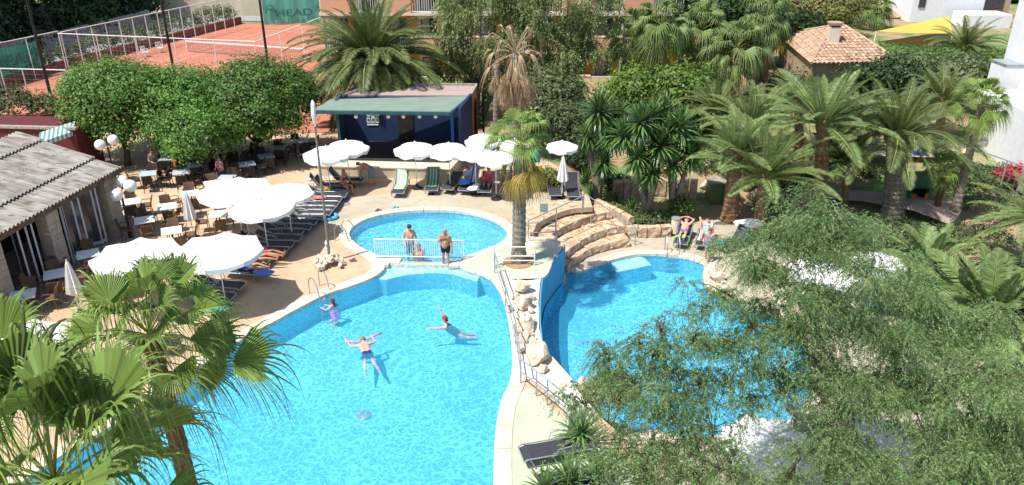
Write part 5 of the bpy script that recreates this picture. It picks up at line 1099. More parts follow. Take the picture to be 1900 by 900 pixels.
# ---- big feathery trees in the right foreground
def mk_ends(x0, y0, l): return [(PD(a, b_, Y)[0] - x0, Y - y0, PD(a, b_, Y)[2] - ZR, r_) for a, b_, Y, r_ in l]
x0, y0 = 6.2, 12.6
e1_ = mk_ends(x0, y0, [(1480, 620, 14.9, .7), (1505, 720, 14.2, .6), (1530, 790, 13.6, .6), (1490, 830, 13.2, .5), (1450, 730, 14.0, .45), (1330, 870, 12.4, .6), (1270, 820, 13, .6), (1590, 830, 13.4, .7), (1400, 650, 14.6, .55), (1440, 700, 14.5, .5), (1350, 640, 14.4, .5), (1290, 710, 14, .5), (1210, 660, 14, .45), (1390, 740, 14, .4), (1450, 600, 14.8, .6), (1490, 375, 15.8, .5), (1350, 545, 14.8, .45), (1230, 610, 14.2, .4), (1180, 640, 14, .4), (1120, 660, 13.8, .35), (1250, 690, 14, .5), (1310, 570, 14.4, .4), (1430, 440, 15.2, .6), (1560, 400, 15.6, .6), (1478, 420, 15.5, .55), (1405, 490, 15, .7), (1520, 450, 15.5, .75), (1585, 470, 15.5, .8), (1450, 520, 15, .8), (1540, 555, 15, .95), (1395, 600, 14.5, .45), (1290, 630, 14, .45), (1345, 700, 14, .5), (1160, 700, 13.5, .6), (1075, 740, 13.5, .45), (1145, 815, 13, .6), (1235, 745, 13.5, .75), (1180, 860, 12.5, .75), (1320, 790, 13.5, .6), (1290, 880, 12.5, .7), (1370, 880, 12.5, .5), (1560, 690, 14.5, .8), (1600, 610, 15, .9), (1500, 660, 14.5, .5), (1545, 860, 13, .75), (1570, 760, 14, .5), (1460, 890, 12.8, .45)])
pepper_tree('large feathery pepper tree over the right pool, its lower branches thin', (x0, y0, ZR), e1_, 8200, 'leaf_pepper', seed=1, spray=.62, r0=.12, bark='bark_dark', forks=((-.3, .4, 4.2), (.9, .9, 5.0), (-1.3, .2, 3.6)), per=16, leafl=.062, leafw=.0085, hang=.6, spread=.75)
x0, y0 = 9.6, 13.6
e2_ = mk_ends(x0, y0, [(1660, 540, 16.5, .9), (1740, 560, 16.5, 1.0), (1830, 600, 16, .9), (1655, 650, 15, .95), (1750, 670, 15, 1.1), (1850, 690, 15.5, .8), (1700, 740, 14.5, .8), (1800, 780, 14.5, 1.1), (1880, 820, 14.5, .9), (1720, 850, 13.5, .9), (1640, 880, 13, .8), (1820, 890, 13.5, 1.1), (1900, 760, 15, .7), (1895, 900, 13.5, 1.0), (1620, 710, 14.8, .7)])
pepper_tree('feathery pepper tree filling the lower right corner', (x0, y0, ZR), e2_, 7600, 'leaf_pepper', seed=2, spray=.62, r0=.12, bark='bark_dark', forks=((-.5, .3, 3.8), (.9, .9, 4.4)), per=16, leafl=.062, leafw=.0085, hang=.6, spread=.75)
# ================================================================ parasols
def parasol_mesh(r, n=8, dome=.36, val=.14, h=2.1, sag=.035):
    mb = MB(); K = n * 4; rings = [(0.02, dome), (.3, dome * .86), (.6, dome * .56), (.85, dome * .22), (1.0, 0.0)]; vs = []
    for q, z in rings:
        for k in range(K):
            a = 2 * PI * k / K; ph = (k % 4) / 4; f = math.cos(PI / n) / math.cos((ph - .5) * 2 * PI / n)
            s = math.sin(PI * ph); vs.append((r * q * f * math.cos(a), r * q * f * math.sin(a), h + z * r * .95 - sag * s * q * r * 1.6))
    fs = [(i * K + k, i * K + (k + 1) % K, (i + 1) * K + (k + 1) % K, (i + 1) * K + k) for i in range(4) for k in range(K)]; fs.append(tuple(range(K))[::-1])
    b = 4 * K; m0 = len(vs)
    for k in range(K):
        x, y, z = vs[b + k]; sc = val * (.75 + .45 * abs(math.sin(PI * (k % 4) / 4 + .4))); vs.append((x * 1.01, y * 1.01, z - sc))
    fs += [(b + k, b + (k + 1) % K, m0 + (k + 1) % K, m0 + k) for k in range(K)]; mb.add(vs, fs); return mb.mesh('canopy', M['canvas'])
def parasol(label, loc, r=1.1, h=2.1, rz=0, group=None, dome=.36):
    t = thing('parasol', label, 'parasol', loc, rz, group); part('canopy', parasol_mesh(r, 8, dome, h=h, sag=random.uniform(.03, .06)), t)
    mb = MB(); mb.cyl((0, 0, 0), (0, 0, h + dome * r * .9), .022, n=7); mb.build('pole', M['rail_white'], t)
    mb = MB(); mb.lathe([(.26, 0), (.27, .06), (.1, .1), (.04, .28)], 12); mb.build('base', M['black_metal'], t)
    mb = MB(); mb.lathe([(.05, 0), (.05, .03), (.02, .09)], 8); mb.build('finial', M['canvas'], t, loc=(0, 0, h + dome * r * .95))
    mb = MB()
    for k in range(8): a = 2 * PI * k / 8; mb.tube([(0, 0, h - .05 + .1 * r), (math.cos(a) * r * .5, math.sin(a) * r * .5, h + dome * r * .55 - .04)], .012, 4); mb.tube([(0, 0, h + dome * r * .9 - .05), (math.cos(a) * r * .98, math.sin(a) * r * .98, h - .03)], .012, 4)
    mb.build('ribs', M['rail_white'], t); return t
def closed_parasol(label, loc, h=2.2):
    t = thing('closed_parasol', label, 'parasol', loc); mb = MB(); K = 24; vs = []; rings = [(.02, h), (.06, h - .1), (.12, h - .5), (.19, h - 1.0), (.21, h - 1.25), (.16, h - 1.3)]
    for j, (q, z) in enumerate(rings):
        for k in range(K): a = 2 * PI * k / K; rr = q * (1 + (.35 if k % 3 == 0 else -.2) * min(1, j * .5)); vs.append((rr * math.cos(a), rr * math.sin(a), z + (.05 if k % 3 == 0 and j > 3 else 0)))
    mb.add(vs, [(i * K + k, i * K + (k + 1) % K, (i + 1) * K + (k + 1) % K, (i + 1) * K + k) for i in range(len(rings) - 1) for k in range(K)]); mb.build('canopy', M['canvas'], t)
    mb = MB(); mb.cyl((0, 0, 0), (0, 0, h + .05), .022, n=7); mb.build('pole', M['rail_white'], t)
    mb = MB(); mb.lathe([(.26, 0), (.27, .06), (.1, .1), (.04, .28)], 12); mb.build('base', M['black_metal'], t); return t
PG_ = 'white parasols around the pools'
for x, y, r, z, rz, lb, hz in [
    (437, 352, 1.62, 2.15, .2, 'large white parasol nearest the round trees over the cafe tables', 0), (532, 358, 1.15, 2.1, .1, 'white parasol over the upper end of the left lounger row', 0),
    (486, 384, 1.3, 2.1, .3, 'white parasol over the middle of the left lounger row', 0), (255, 472, 1.55, 2.2, .35, 'wide white parasol in front of the bar, behind the fan palm leaves', 0),
    (402, 464, 1.62, 2.2, .1, 'wide white parasol over the people in red on the left terrace', 0), (34, 640, 1.5, 2.2, .25, 'white parasol cut by the left edge of the photo', 0),
    (606, 286, 1.15, 2.05, 0, 'white parasol left of another above the bending man', 0), (643, 274, 1.12, 2.05, .2, 'white parasol in front of the left corner of the stage', 0),
    (770, 277, 1.05, 2.05, 0, 'white parasol between the two green striped loungers', 0), (833, 279, 1.1, 2.05, .2, 'white parasol in front of the right half of the stage', 0),
    (897, 260, .95, 2.1, .1, 'white parasol furthest back at the right corner of the stage', 0), (882, 284, .9, 2.1, .3, 'white parasol in front of the one furthest back by the stage', 0),
    (920, 293, .95, 2.1, .3, 'white parasol just left of the palm between the pools', 0), (1043, 272, .82, 2.1, .2, 'white parasol dappled by shade left of the yuccas', 0), (955, 268, .75, 2.1, .2, 'white parasol hidden behind the crown of the pool palm', 0),
    (1520, 500, 1.15, 2.1, 0, 'white parasol behind the feathery tree, left of another', ZR), (1628, 488, 1.1, 2.1, .3, 'white parasol behind the feathery tree, right of another', ZR),
    (1425, 822, 1.25, 2.1, .2, 'bright white parasol at the lower edge of the right pool', ZR), (1622, 815, 1.15, 2.1, 0, 'white parasol seen through leaves at the lower right', ZR), (1568, 520, .7, 2.0, .1, 'small white parasol low among the leaves of the feathery tree', ZR)]:
    p = P(x, y, hz + z); parasol(lb, (p[0], p[1], hz), r, z, rz, PG_, .26 if r > 1.2 else .34)
for x, y, lb, z in [(360, 442, 'closed white parasol standing left of another on the cafe terrace', 0), (463, 440, 'closed white parasol beside the pole by the cafe loungers', 0), (1043, 368, 'closed white parasol between the upright loungers', 0), (150, 585, 'closed white parasol behind the fan palm at the lower left', 0), (1552, 560, 'closed white parasol among the leaves at the right', ZR)]:
    p = P(x, y, z); closed_parasol(lb, p, 2.15)

# ================================================================ sun loungers (foot end towards +x)
def make_lounger(back=0.0, sl='sling'):
    t = thing('sun_lounger', 'dark sun lounger', 'sun lounger', (0, 0, 0), 0, 'dark sun loungers around the pools'); hx, hy, z = .95, .32, .34
    ca, sa = math.cos(back), math.sin(back); pv = -.25; bl = .72; bx, bz = pv - bl * ca, z + bl * sa
    mb = MB(); n = 6; vs = []
    for i in range(n + 1):
        x = pv + (hx - pv) * i / n; vs += [(x, -hy + .03, z - .02 * math.sin(PI * i / n) - (.07 if i == n else 0)), (x, hy - .03, z - .02 * math.sin(PI * i / n) - (.07 if i == n else 0))]
    mb.add(vs, [(2 * i, 2 * i + 2, 2 * i + 3, 2 * i + 1) for i in range(n)]); mb.build('seat', M[sl], t)
    mb = MB(); q = Vector((-sa, 0, -ca)) * .02
    a, b = Vector((pv, 0, z)), Vector((bx, 0, bz)); vs = []
    for i in range(5): k = i / 4; p = a.lerp(b, k) + q * math.sin(PI * k); vs += [p + Vector((0, -hy + .03, 0)), p + Vector((0, hy - .03, 0))]
    mb.add(vs, [(2 * i, 2 * i + 1, 2 * i + 3, 2 * i + 2) for i in range(4)]); mb.build('backrest', M[sl], t)
    mb = MB()
    for s in (-1, 1): mb.tube([(pv - .65 if back > .2 else pv, s * hy, z - .02), (pv, s * hy, z), (hx - .08, s * hy, z), (hx + .02, s * hy, z - .06)], .02, 6); mb.tube([a + Vector((0, s * hy, 0)), b + Vector((0, s * hy, 0))], .018, 6)
    mb.tube([(hx + .02, -hy, z - .06), (hx + .02, hy, z - .06)], .02, 6); mb.tube([b + Vector((0, -hy, 0)), b + Vector((0, hy, 0))], .018, 6); mb.build('frame', M['alu'], t)
    for x in (-.62, .62):
        for s in (-1, 1): mb = MB(); mb.tube([(x + (.18 if x > 0 else 0), s * hy, z - .01), (x + .03, s * (hy + .02), .02)], .02, 6); mb.build('leg', M['alu'], t)
    for s in (-1, 1): mb = MB(); mb.tube([(pv + .35, s * (hy + .02), z), (pv + .3, s * (hy + .04), z + .2), (pv - .1, s * (hy + .04), z + .24), (pv - .2, s * (hy + .02), z + .05)], .014, 5); mb.build('armrest', M['alu'], t)
    return t
LG = {}
def lounger(label, foot, rz=0.0, back=0.0, z=0.0):
    p = Vector(P(foot[0], foot[1], z + .3)); c = Vector((p.x - math.cos(rz) * .95, p.y - math.sin(rz) * .95, z))
    if back not in LG: o = LG[back] = make_lounger(back); o.location = c; o.rotation_euler.z = rz; o['label'] = label; return o
    return copy_tree(LG[back], c, rz, label)
rowl = [(649, 350, .9), (641, 362, .5), (632, 370, .5), (626, 379, .35), (619, 387, 0), (613, 395, .35), (600, 403, .6), (586, 412, .35), (576, 421, 0), (560, 431, .6), (557, 442, .35), (543, 453, .6), (531, 466, .35)]
od = ['first', 'second', 'third', 'fourth', 'fifth', 'sixth', 'seventh', 'eighth', 'ninth', 'tenth', 'eleventh', 'twelfth', 'thirteenth']
for (x, y, b), o in zip(rowl, od): lounger(f'{o} dark lounger of the left row, counted from the seated woman down', (x, y), -.04 + random.uniform(-.05, .05), b)
lounger('dark lounger the bending man leans over', (672, 334), -.1, .9); lounger('dark lounger behind the mast with raised back near the trees', (640, 342), .15, .9)
fwd = -PI / 2
L1 = lounger('lounger with pale green striped towel facing the round pool', (737, 358), fwd - .05, .9); L2 = lounger('lounger with dark green striped towel facing the round pool', (800, 353), fwd, 1.0)
L3 = lounger('flat dark lounger right of the dark green towel', (829, 351), fwd - .25, .35); L4 = lounger('dark lounger heaped with a blue towel', (861, 353), fwd - .25, .9)
L5 = lounger('dark lounger with a red towel near the pool palm', (898, 356), fwd - .1, .6); L6 = lounger('dark lounger just left of the pool palm trunk', (940, 358), fwd, .6)
lounger('tall upright lounger right of the closed parasol', (1064, 364), fwd, 1.15); lounger('tall upright lounger left of the closed parasol', (1030, 362), fwd, 1.15); lounger('dark lounger tucked behind the pool palm', (992, 345), fwd + .3, .9)
LA = lounger('lounger with navy towel under the sunbathing man', (1262, 452), fwd - .35, .5, ZR); LB = lounger('lounger with white towel under the woman in turquoise', (1302, 455), fwd - .35, .6, ZR); lounger('dark lounger with raised back beside the white cloth', (1338, 458), fwd - .9, .95, ZR)
lounger('dark lounger on the green deck at the bottom centre', (968, 842), PI + .25, .0, 0); lounger('dark lounger cut by the bottom edge beside the yucca', (1000, 892), PI + .1, .0, 0)
for i, (x, y, b, lb) in enumerate([(500, 482, .5, 'dark lounger under the people in red'), (487, 505, .6, 'dark lounger with blue towel at the left pool side'), (450, 530, .3, 'dark lounger half hidden behind the fan palm leaves'), (430, 552, .3, 'dark lounger behind the palm nearest the pool kerb'), (245, 700, 0, 'dark lounger seen between the fan palm stems'), (232, 728, 0, 'dark lounger just above the lowest fan palm leaves'), (330, 640, .3, 'dark lounger beside the pool kerb left of the fan palm')]): lounger(lb, (x, y), -.15, b)
for x, y, b, lb, rz in [(1570, 800, .6, 'lounger with bright blue towel under the lower right tree', -.4), (1600, 835, .3, 'lounger with pale towel at the lower right', -.4), (1490, 850, .3, 'dark lounger under the bright white parasol', -1.9), (1545, 540, .5, 'lounger with yellow towel behind the feathery tree', -1.9), (1640, 570, .4, 'dark lounger with blue bag deep in the leaves', -1.9), (1690, 745, .4, 'dark lounger by the person in red at the right', -2.2)]: lounger(lb, (x, y), rz, b, ZR)
# towels
def towel(label, lg, back, c1, c2=None, nst=9, w=.52, full=True, name='towel'):
    x, y, z = lg.location; t = thing(name, label, 'towel', (x, y, z), lg.rotation_euler.z); zz = .362; pv = -.25; ca, sa = math.cos(back), math.sin(back); mats = [colour('towel_' + label[:18].replace(' ', '_') + str(k), c, trans=0) for k, c in enumerate([c1, c2 or c1])]
    mb = MB(); pts = [(pv - .70 * ca, zz + .70 * sa), (pv - .35 * ca, zz + .35 * sa), (pv, zz)] + ([(pv + .4, zz - .01), (pv + .85, zz)] if full else [(pv + .2, zz)])
    for k in range(nst):
        mb.cm = k % 2; y0, y1 = -w / 2 + w * k / nst, -w / 2 + w * (k + 1) / nst; vs = []
        for i, (a, b) in enumerate(pts): j = .008 * math.sin(i * 2 + k); vs += [(a, y0, b + j), (a, y1, b + j)]
        mb.add(vs, [(2 * i, 2 * i + 1, 2 * i + 3, 2 * i + 2) for i in range(len(pts) - 1)])
    mb.build('cloth', mats, t); return t
def crumpled(label, loc, c, s=(.45, .3, .12), seed=0, name='towel', cat='towel', c2=None):
    bm = bmesh.new(); bmesh.ops.create_icosphere(bm, subdivisions=3, radius=1); r = np.random.default_rng(seed); k = r.normal(size=(5, 3)) * 3
    for v in bm.verts:
        q = sum(math.sin(v.co.dot(Vector(a)) + i) for i, a in enumerate(k)) * .07; v.co *= 1 + q; v.co.x *= s[0]; v.co.y *= s[1]; v.co.z = max(-.35, v.co.z) * s[2]
    me = bpy.data.meshes.new(name); bm.to_mesh(me); bm.free(); me.materials.append(colour(name + '_' + label.split()[0] + str(seed), c)); o = part(name, me, None, (loc[0], loc[1], loc[2] + s[2] * .35)); return tag(o, label, cat)
towel('pale green and white striped towel on a lounger', L1, .9, (.20, .45, .26), (.72, .76, .66)); towel('dark green towel with pale stripes on a lounger', L2, 1.0, (.06, .16, .09), (.28, .40, .30), 7)
towel('blue towel hung over the back of a lounger', L4, .9, (.05, .18, .55), (.6, .65, .7), 5, full=False)
towel('navy towel under the sunbathing man', LA, .5, (.02, .035, .16)); towel('white towel with pale pattern under the woman in turquoise', LB, .6, (.72, .66, .62))
def onp(px_, py_, z): return P(px_, py_, z)
for a in [('rumpled blue towel on the lounger right of the green ones', onp(862, 340, .42), (.05, .22, .62), (.28, .3, .16), 1), ('red and white bag beside the pool palm loungers', onp(885, 350, .1), (.7, .68, .66), (.3, .2, .22), 2), ('red towel heap left of the pool palm', onp(905, 335, .45), (.65, .05, .06), (.3, .25, .16), 3),
          ('white bundle on the lounger near the pool palm', onp(878, 352, .35), (.72, .7, .7), (.28, .2, .14), 4), ('orange beach bag on the left lounger row', onp(607, 352, .4), (.8, .28, .04), (.16, .12, .12), 5), ('red towel on the lounger under the middle parasol', onp(588, 368, .4), (.7, .14, .1), (.4, .18, .06), 6), ('bright green bag beside the sunbathers', onp(1265, 448, ZR + .1), (.22, .75, .06), (.4, .28, .26), 7),
          ('turquoise towel lying on the last lounger of the sunbathers', onp(1335, 450, ZR + .4), (.05, .5, .62), (.25, .18, .08), 8), ('white cloth lying over a lounger beside the date palm', onp(1388, 418, ZR + .5), (.75, .75, .76), (.62, .35, .2), 9), ('blue towel on the lounger at the left pool side', onp(488, 507, .4), (.08, .2, .6), (.4, .22, .07), 10),
          ('bright blue towel at the lower right under the tree', onp(1555, 815, ZR + .45), (.05, .14, .7), (.5, .28, .1), 11), ('yellow towel behind the feathery tree', onp(1505, 523, ZR + .4), (.75, .68, .06), (.3, .2, .1), 12), ('teal towel at the foot of the fan palm by the pool', onp(400, 572, .4), (.03, .32, .33), (.5, .3, .08), 13), ('pale pink bundle on a lounger behind the mast', onp(576, 335, .4), (.72, .5, .42), (.22, .16, .14), 14), ('small blue bag deep in the feathery tree', onp(1618, 568, ZR + .4), (.04, .06, .4), (.25, .16, .12), 15), ('teal cloth hanging behind the pool palm', onp(992, 300, .9), (.02, .35, .36), (.28, .2, .5), 16)]: crumpled(a[0], a[1], a[2], a[3], a[4])
# floats and small things on the deck
def ring_float(label, loc, R_=.34, r=.1, c=(.05, .45, .8)):
    t = thing('swim_ring', label, 'float', loc); mb = MB(); pts = [(R_ * math.cos(a), R_ * math.sin(a), r) for a in np.linspace(0, 2 * PI, 25)]; mb.tube(pts, r, 8, cap=False); mb.build('ring', colour('float_' + label[:8], c, .3), t); return t
ring_float('blue and white swim ring lying by the left pool path', P(612, 405), .3, .09, (.10, .50, .82))
def sandals(label, loc, c): 
    t = thing('sandals', label, 'sandals', loc, random.uniform(0, 3))
    for s in (-1, 1): mb = MB(); mb.box((0, s * .08, .02), (.27, .09, .03), s * .15); mb.box((.05, s * .08, .05), (.05, .1, .03), s * .15); mb.build('sandal', colour('sandal_' + label[:6], c), t)
sandals('turquoise pair of sandals at the edge of the round pool', P(733, 386), (.05, .5, .65)); sandals('dark sandals left of the turquoise pair', P(702, 391), (.12, .13, .16)); sandals('blue sandals near the seated woman', P(645, 369), (.1, .14, .65)); sandals('grey sandals below the blue pair', P(643, 380), (.35, .33, .34)); sandals('black sandals in front of the dark green towel lounger', P(800, 361), (.03, .03, .03)); sandals('dark sandals between the loungers by the stage', P(840, 361), (.05, .05, .08)); sandals('dark sandals on the coping by the cascade', P(655, 484), (.3, .3, .32))

# ================================================================ cafe tables and rattan chairs
def make_chair(m):
    t = thing('rattan_chair', 'x', 'chair'); mm = M[m]; mb = MB(); mb.box((0, 0, .44), (.46, .46, .05)); mb.build('seat', mm, t)
    mb = MB(); vs = []
    for j, z in enumerate((.46, .62, .78, .90)):
        for i in range(5): y = -.23 + .115 * i; vs.append((-.22 - .04 * j + .03 * abs(i - 2) / 2, y, z + (.015 if 0 < i < 4 and j == 3 else 0)))
    k = len(vs); vs += [(x - .03, y, z) for x, y, z in vs]; fs = [(j * 5 + i, j * 5 + i + 1, (j + 1) * 5 + i + 1, (j + 1) * 5 + i) for j in range(3) for i in range(4)]; fs += [tuple(q + k for q in f[::-1]) for f in fs]
    fs += [(15 + i, 16 + i, 16 + i + k, 15 + i + k) for i in range(4)] + [(5 * j, 5 * j + 5, 5 * j + 5 + k, 5 * j + k) for j in range(3)] + [(5 * j + 4, 5 * j + 4 + k, 5 * j + 9 + k, 5 * j + 9) for j in range(3)]
    mb.add(vs, fs); mb.build('backrest', mm, t)
    for x, y in ((-.2, -.21), (-.2, .21), (.21, -.21), (.21, .21)): mb = MB(); mb.cyl((x, y, .43), (x * 1.12, y * 1.08, 0), .018, n=5); mb.build('leg', mm, t)
    for y in (-.24, .24): mb = MB(); mb.tube([(-.26, y, .66), (.1, y, .66), (.2, y, .62), (.21, y, .44)], .018, 5); mb.build('armrest', mm, t)
    return t
CH = {}
def chair(label, x, y, rz, m, group):
    if m not in CH: o = CH[m] = make_chair(m); o.location = (x, y, 0); o.rotation_euler.z = rz; o['label'] = label; o['group'] = group; return o
    return copy_tree(CH[m], (x, y, 0), rz, label, group=group)
TB = {}
def table(label, x, y, rz, m, group):
    if m in TB: return copy_tree(TB[m], (x, y, 0), rz, label)
    t = TB[m] = thing('cafe_table', label, 'table', (x, y, 0), rz, group); mb = MB(); mb.box((0, 0, .73), (.8, .8, .03)); mb.build('table_top', M[m], t)
    mb = MB(); mb.cyl((0, 0, .02), (0, 0, .72), .035, n=8); mb.build('column', M['black_metal'], t)
    for a in range(4): mb = MB(); mb.tube([(0, 0, .06), (math.cos(a * PI / 2 + PI / 4) * .36, math.sin(a * PI / 2 + PI / 4) * .36, .02)], .025, 5); mb.build('leg', M['black_metal'], t)
    return t
sides = ['far right', 'far left', 'near left', 'near right']
tabs = [(354, 359, .45, 'the white table under the largest parasol'), (310, 383, .4, 'the white table between lamp and closed parasol'), (268, 408, .45, 'the white table beside the front lamp post'), (406, 397, .3, 'the white table behind the middle parasols'), (243, 374, .4, 'the white table behind the front lamp'), (163, 471, .5, 'the white table left of the wide parasol'), (103, 508, .5, 'the white table before the bar pillar'), (42, 547, .45, 'the white table at the left edge'), (318, 428, .4, 'the white table just above the wide parasols'), (395, 340, .5, 'the white table at the edge of the tree shade'), (215, 520, .5, 'the white table half hidden by the fan palm')]
for i, (x, y, rz, nm) in enumerate(tabs):
    p = P(x, y, .73); table(nm.replace('the white', 'square white').replace('the ', '', 0), p[0], p[1], rz, 'table_white', 'square white cafe tables')
    for k in range(4):
        a = rz + k * PI / 2; d = .68 + random.uniform(-.08, .2); chair(f'brown rattan chair {sides[k]} of {nm}', p[0] + math.cos(a) * d + random.uniform(-.08, .08), p[1] + math.sin(a) * d, a + PI + random.uniform(-.3, .3), 'rattan', 'rattan chairs in the sun')
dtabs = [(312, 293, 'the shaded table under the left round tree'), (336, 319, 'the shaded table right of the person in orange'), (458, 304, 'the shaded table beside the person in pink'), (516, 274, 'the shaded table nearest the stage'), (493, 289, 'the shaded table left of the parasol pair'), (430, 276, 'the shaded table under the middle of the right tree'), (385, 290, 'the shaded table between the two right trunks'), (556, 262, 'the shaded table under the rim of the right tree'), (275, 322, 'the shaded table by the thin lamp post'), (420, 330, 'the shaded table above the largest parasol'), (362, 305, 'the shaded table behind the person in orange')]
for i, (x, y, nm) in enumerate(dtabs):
    p = P(x, y, .73); rz = random.uniform(0, .6); table(nm.replace('the shaded', 'pale square cafe', 1), p[0], p[1], rz, 'table_shaded', 'cafe tables in the shade')
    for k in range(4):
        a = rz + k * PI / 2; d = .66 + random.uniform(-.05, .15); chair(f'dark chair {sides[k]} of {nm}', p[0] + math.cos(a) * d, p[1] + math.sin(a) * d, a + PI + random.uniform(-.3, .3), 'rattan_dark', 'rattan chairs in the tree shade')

# ================================================================ lamps, mast, signs, playground, bins
def globe_lamp(label, base, h, globes):
    t = thing('street_lamp', label, 'lamp', base); mb = MB(); mb.tube([(0, 0, 0), (0, 0, h * .3), (0, 0, h)], [.08, .055, .045], 8); mb.cyl((0, 0, 0), (0, 0, .35), .1, n=8); mb.build('post', M['black_metal'], t)
    for (x, y, z, m) in globes:
        mb = MB(); mb.tube([(0, 0, h - .15), (x * .6, y * .6, h - .1 + z * .5), (x, y, h + z - .2)], .02, 5); mb.build('arm', M['black_metal'], t)
        mb = MB(); mb.sphere((0, 0, 0), .27, 18); g = mb.build('globe', M[m], t, smooth=True, loc=(x, y, h + z)); mb = MB(); mb.lathe([(.07, -.31), (.1, -.24)], 8); mb.build('globe_socket', M['black_metal'], g)
b = Vector(P(243, 440)); zz = PD(235, 355, b.y)[2]; globe_lamp('tall lamp with three white globes in front of the bar', b, zz, [(.42, .05, .22, 'globe'), (-.02, -.38, -.02, 'globe'), (-.05, .35, .3, 'globe')])
b = Vector(P(214, 336)); zz = PD(205, 272, b.y)[2]; globe_lamp('lamp with two white globes behind the bar roof', b, zz, [(-.3, -.1, .12, 'globe'), (.28, .15, .3, 'globe')])
b = Vector(P(612, 485)); tp = PD(575, 188, b.y); mb = MB(); hh = tp[2]; t = thing('mast', 'slim grey mast with furled white flag standing in the rock pile', 'pole', b)
mb.tube([(0, 0, 0), (0, 0, hh * .5), (0, 0, hh)], [.055, .05, .035], 8); mb.build('pole', M['bark_grey'], t)
mb = MB(); mb.tube([(.02, -.05, hh - .95), (0, -.06, hh - .5), (.02, -.03, hh - .1), (0, 0, hh + .05)], [.03, .09, .085, .03], 7); mb.build('furled_flag', M['canvas'], t)
b = Vector(P(610, 478)) ; t = thing('shower_head_figure', 'small white sign figure standing on top of the rock pile', 'ornament', b + Vector((0, 0, .35))); mb = MB(); mb.lathe([(.09, 0), (.12, .12), (.07, .22), (.11, .3), (.04, .45)], 8); mb.build('body', M['plastic_white'], t)
mb = MB(); mb.box((0, -.1, .2), (.08, .03, .04)); mb.build('plate', M['black_metal'], t)
p = Vector(P(1009, 410)); t = thing('sign', 'small grey sign plate on a short post by the stone steps', 'sign', p); mb = MB(); mb.cyl((0, 0, 0), (0, 0, .7), .02, n=5); mb.build('post', M['rail_grey'], t); mb = MB(); mb.box((0, -.02, .65), (.36, .03, .42)); mb.build('plate', M['rail_grey'], t)
p = Vector(P(1068, 812)); t = thing('sign', 'white board leaning at the end of the metal handrail', 'sign', p, .5); mb = MB(); mb.box((0, 0, .55), (.55, .05, .75)); mb.build('plate', M['plastic_white'], t); mb = MB(); mb.cyl((0, .04, 0), (0, .04, .5), .02, n=5); mb.build('post', M['rail_grey'], t)
p = Vector(P(1252, 436, ZR)); t = thing('litter_bin', 'white cylindrical litter bin beside the sunbathers', 'bin', p); mb = MB(); mb.lathe([(.2, .12), (.22, .14), (.22, .82), (.2, .84)], 16); mb.build('body', M['hotel_cream'], t); mb = MB(); mb.lathe([(.23, .84), (.23, .9), (.15, .93)], 16); mb.build('lid', M['alu'], t); mb = MB(); mb.cyl((0, 0, 0), (0, 0, .12), .05, n=8); mb.build('foot', M['black_metal'], t)
p = PG(1334, 372); t = thing('storage_box', 'olive green metal box with pale lid behind the date palm', 'box', p, .05); mb = MB(); mb.box((0, 0, .55), (1.3, .8, 1.1)); mb.build('body', M['bin_green'], t); mb = MB(); mb.box((0, 0, 1.14), (1.4, .9, .08)); mb.build('lid', M['grey_stone'], t)
mb = MB(); mb.box((0, -.415, .55), (.03, .02, 1.0)); mb.build('door_gap', M['black_metal'], t)
p = Vector(P(160, 438)); t = thing('litter_bin', 'dark green wheeled bin under the bar doors', 'bin', p, .2); mb = MB(); mb.box((0, 0, .45), (.6, .55, .9)); mb.build('body', M['stage_trim'], t); mb = MB(); mb.box((0, .0, .95), (.64, .6, .08)); mb.build('lid', M['green_screen'], t)
p = Vector(P(160, 268)); t = thing('table_tennis_table', 'blue outdoor table tennis table beside the kiosk', 'table', p, .1); mb = MB(); mb.box((0, 0, .76), (2.2, 1.3, .03)); mb.build('table_top', M['tt_blue'], t)
for x in (-.9, .9):
    for y in (-.5, .5): mb = MB(); mb.cyl((x, y, 0), (x, y, .75), .025, n=5); mb.build('leg', M['rail_grey'], t)
mb = MB(); mb.box((0, 0, .84), (.02, 1.35, .15)); mb.build('net', M['rail_white'], t)
p = PG(1692, 374); t = thing('playhouse', 'green plastic playhouse with orange doors on the lawn', 'playhouse', p, .1); mb = MB()
for x, w_ in ((-.62, .3), (.62, .3)): mb.box((x, -.5, .55), (w_, .06, 1.1))
mb.box((0, -.5, 1.02), (1.0, .06, .2)); mb.box((0, .5, .55), (1.5, .06, 1.1)); mb.box((-.75, 0, .55), (.06, 1.0, 1.1)); mb.box((.75, 0, .55), (.06, 1.0, 1.1)); mb.build('wall', M['play_green'], t)
mb = MB(); mb.add([(-.9, -.7, 1.1), (.9, -.7, 1.1), (.9, 0, 1.7), (-.9, 0, 1.7), (-.9, .7, 1.1), (.9, .7, 1.1)], [(0, 1, 2, 3), (3, 2, 5, 4), (0, 3, 4), (1, 5, 2)]); mb.build('roof', M['play_green'], t)
for s in (-1, 1): mb = MB(); mb.box((s * .34, -.56, .36), (.28, .04, .6), s * .4); mb.build('door', M['play_orange'], t)
for x, y, s, nm in [(1588, 244, 1.5, 'rounded white boulder left in the play area'), (1612, 236, 1.2, 'rounded white boulder between two others in the play area'), (1640, 246, 1.2, 'pale boulder behind the scaly date palm')]: p = PG(x, y); o = part('boulder', ROCKS[2], None, (p.x, p.y, p.z + s * .25), (0, 0, x), (s, s * .9, s * .8)); tag(o, nm, 'rock')
structure('play_sand', sheet_mesh('play_sand', [tuple(PG(x, y))[:2] for x, y in [(1560, 262), (1600, 250), (1760, 250), (1800, 290), (1740, 306), (1600, 300)]], [], -.2, M['sand']))
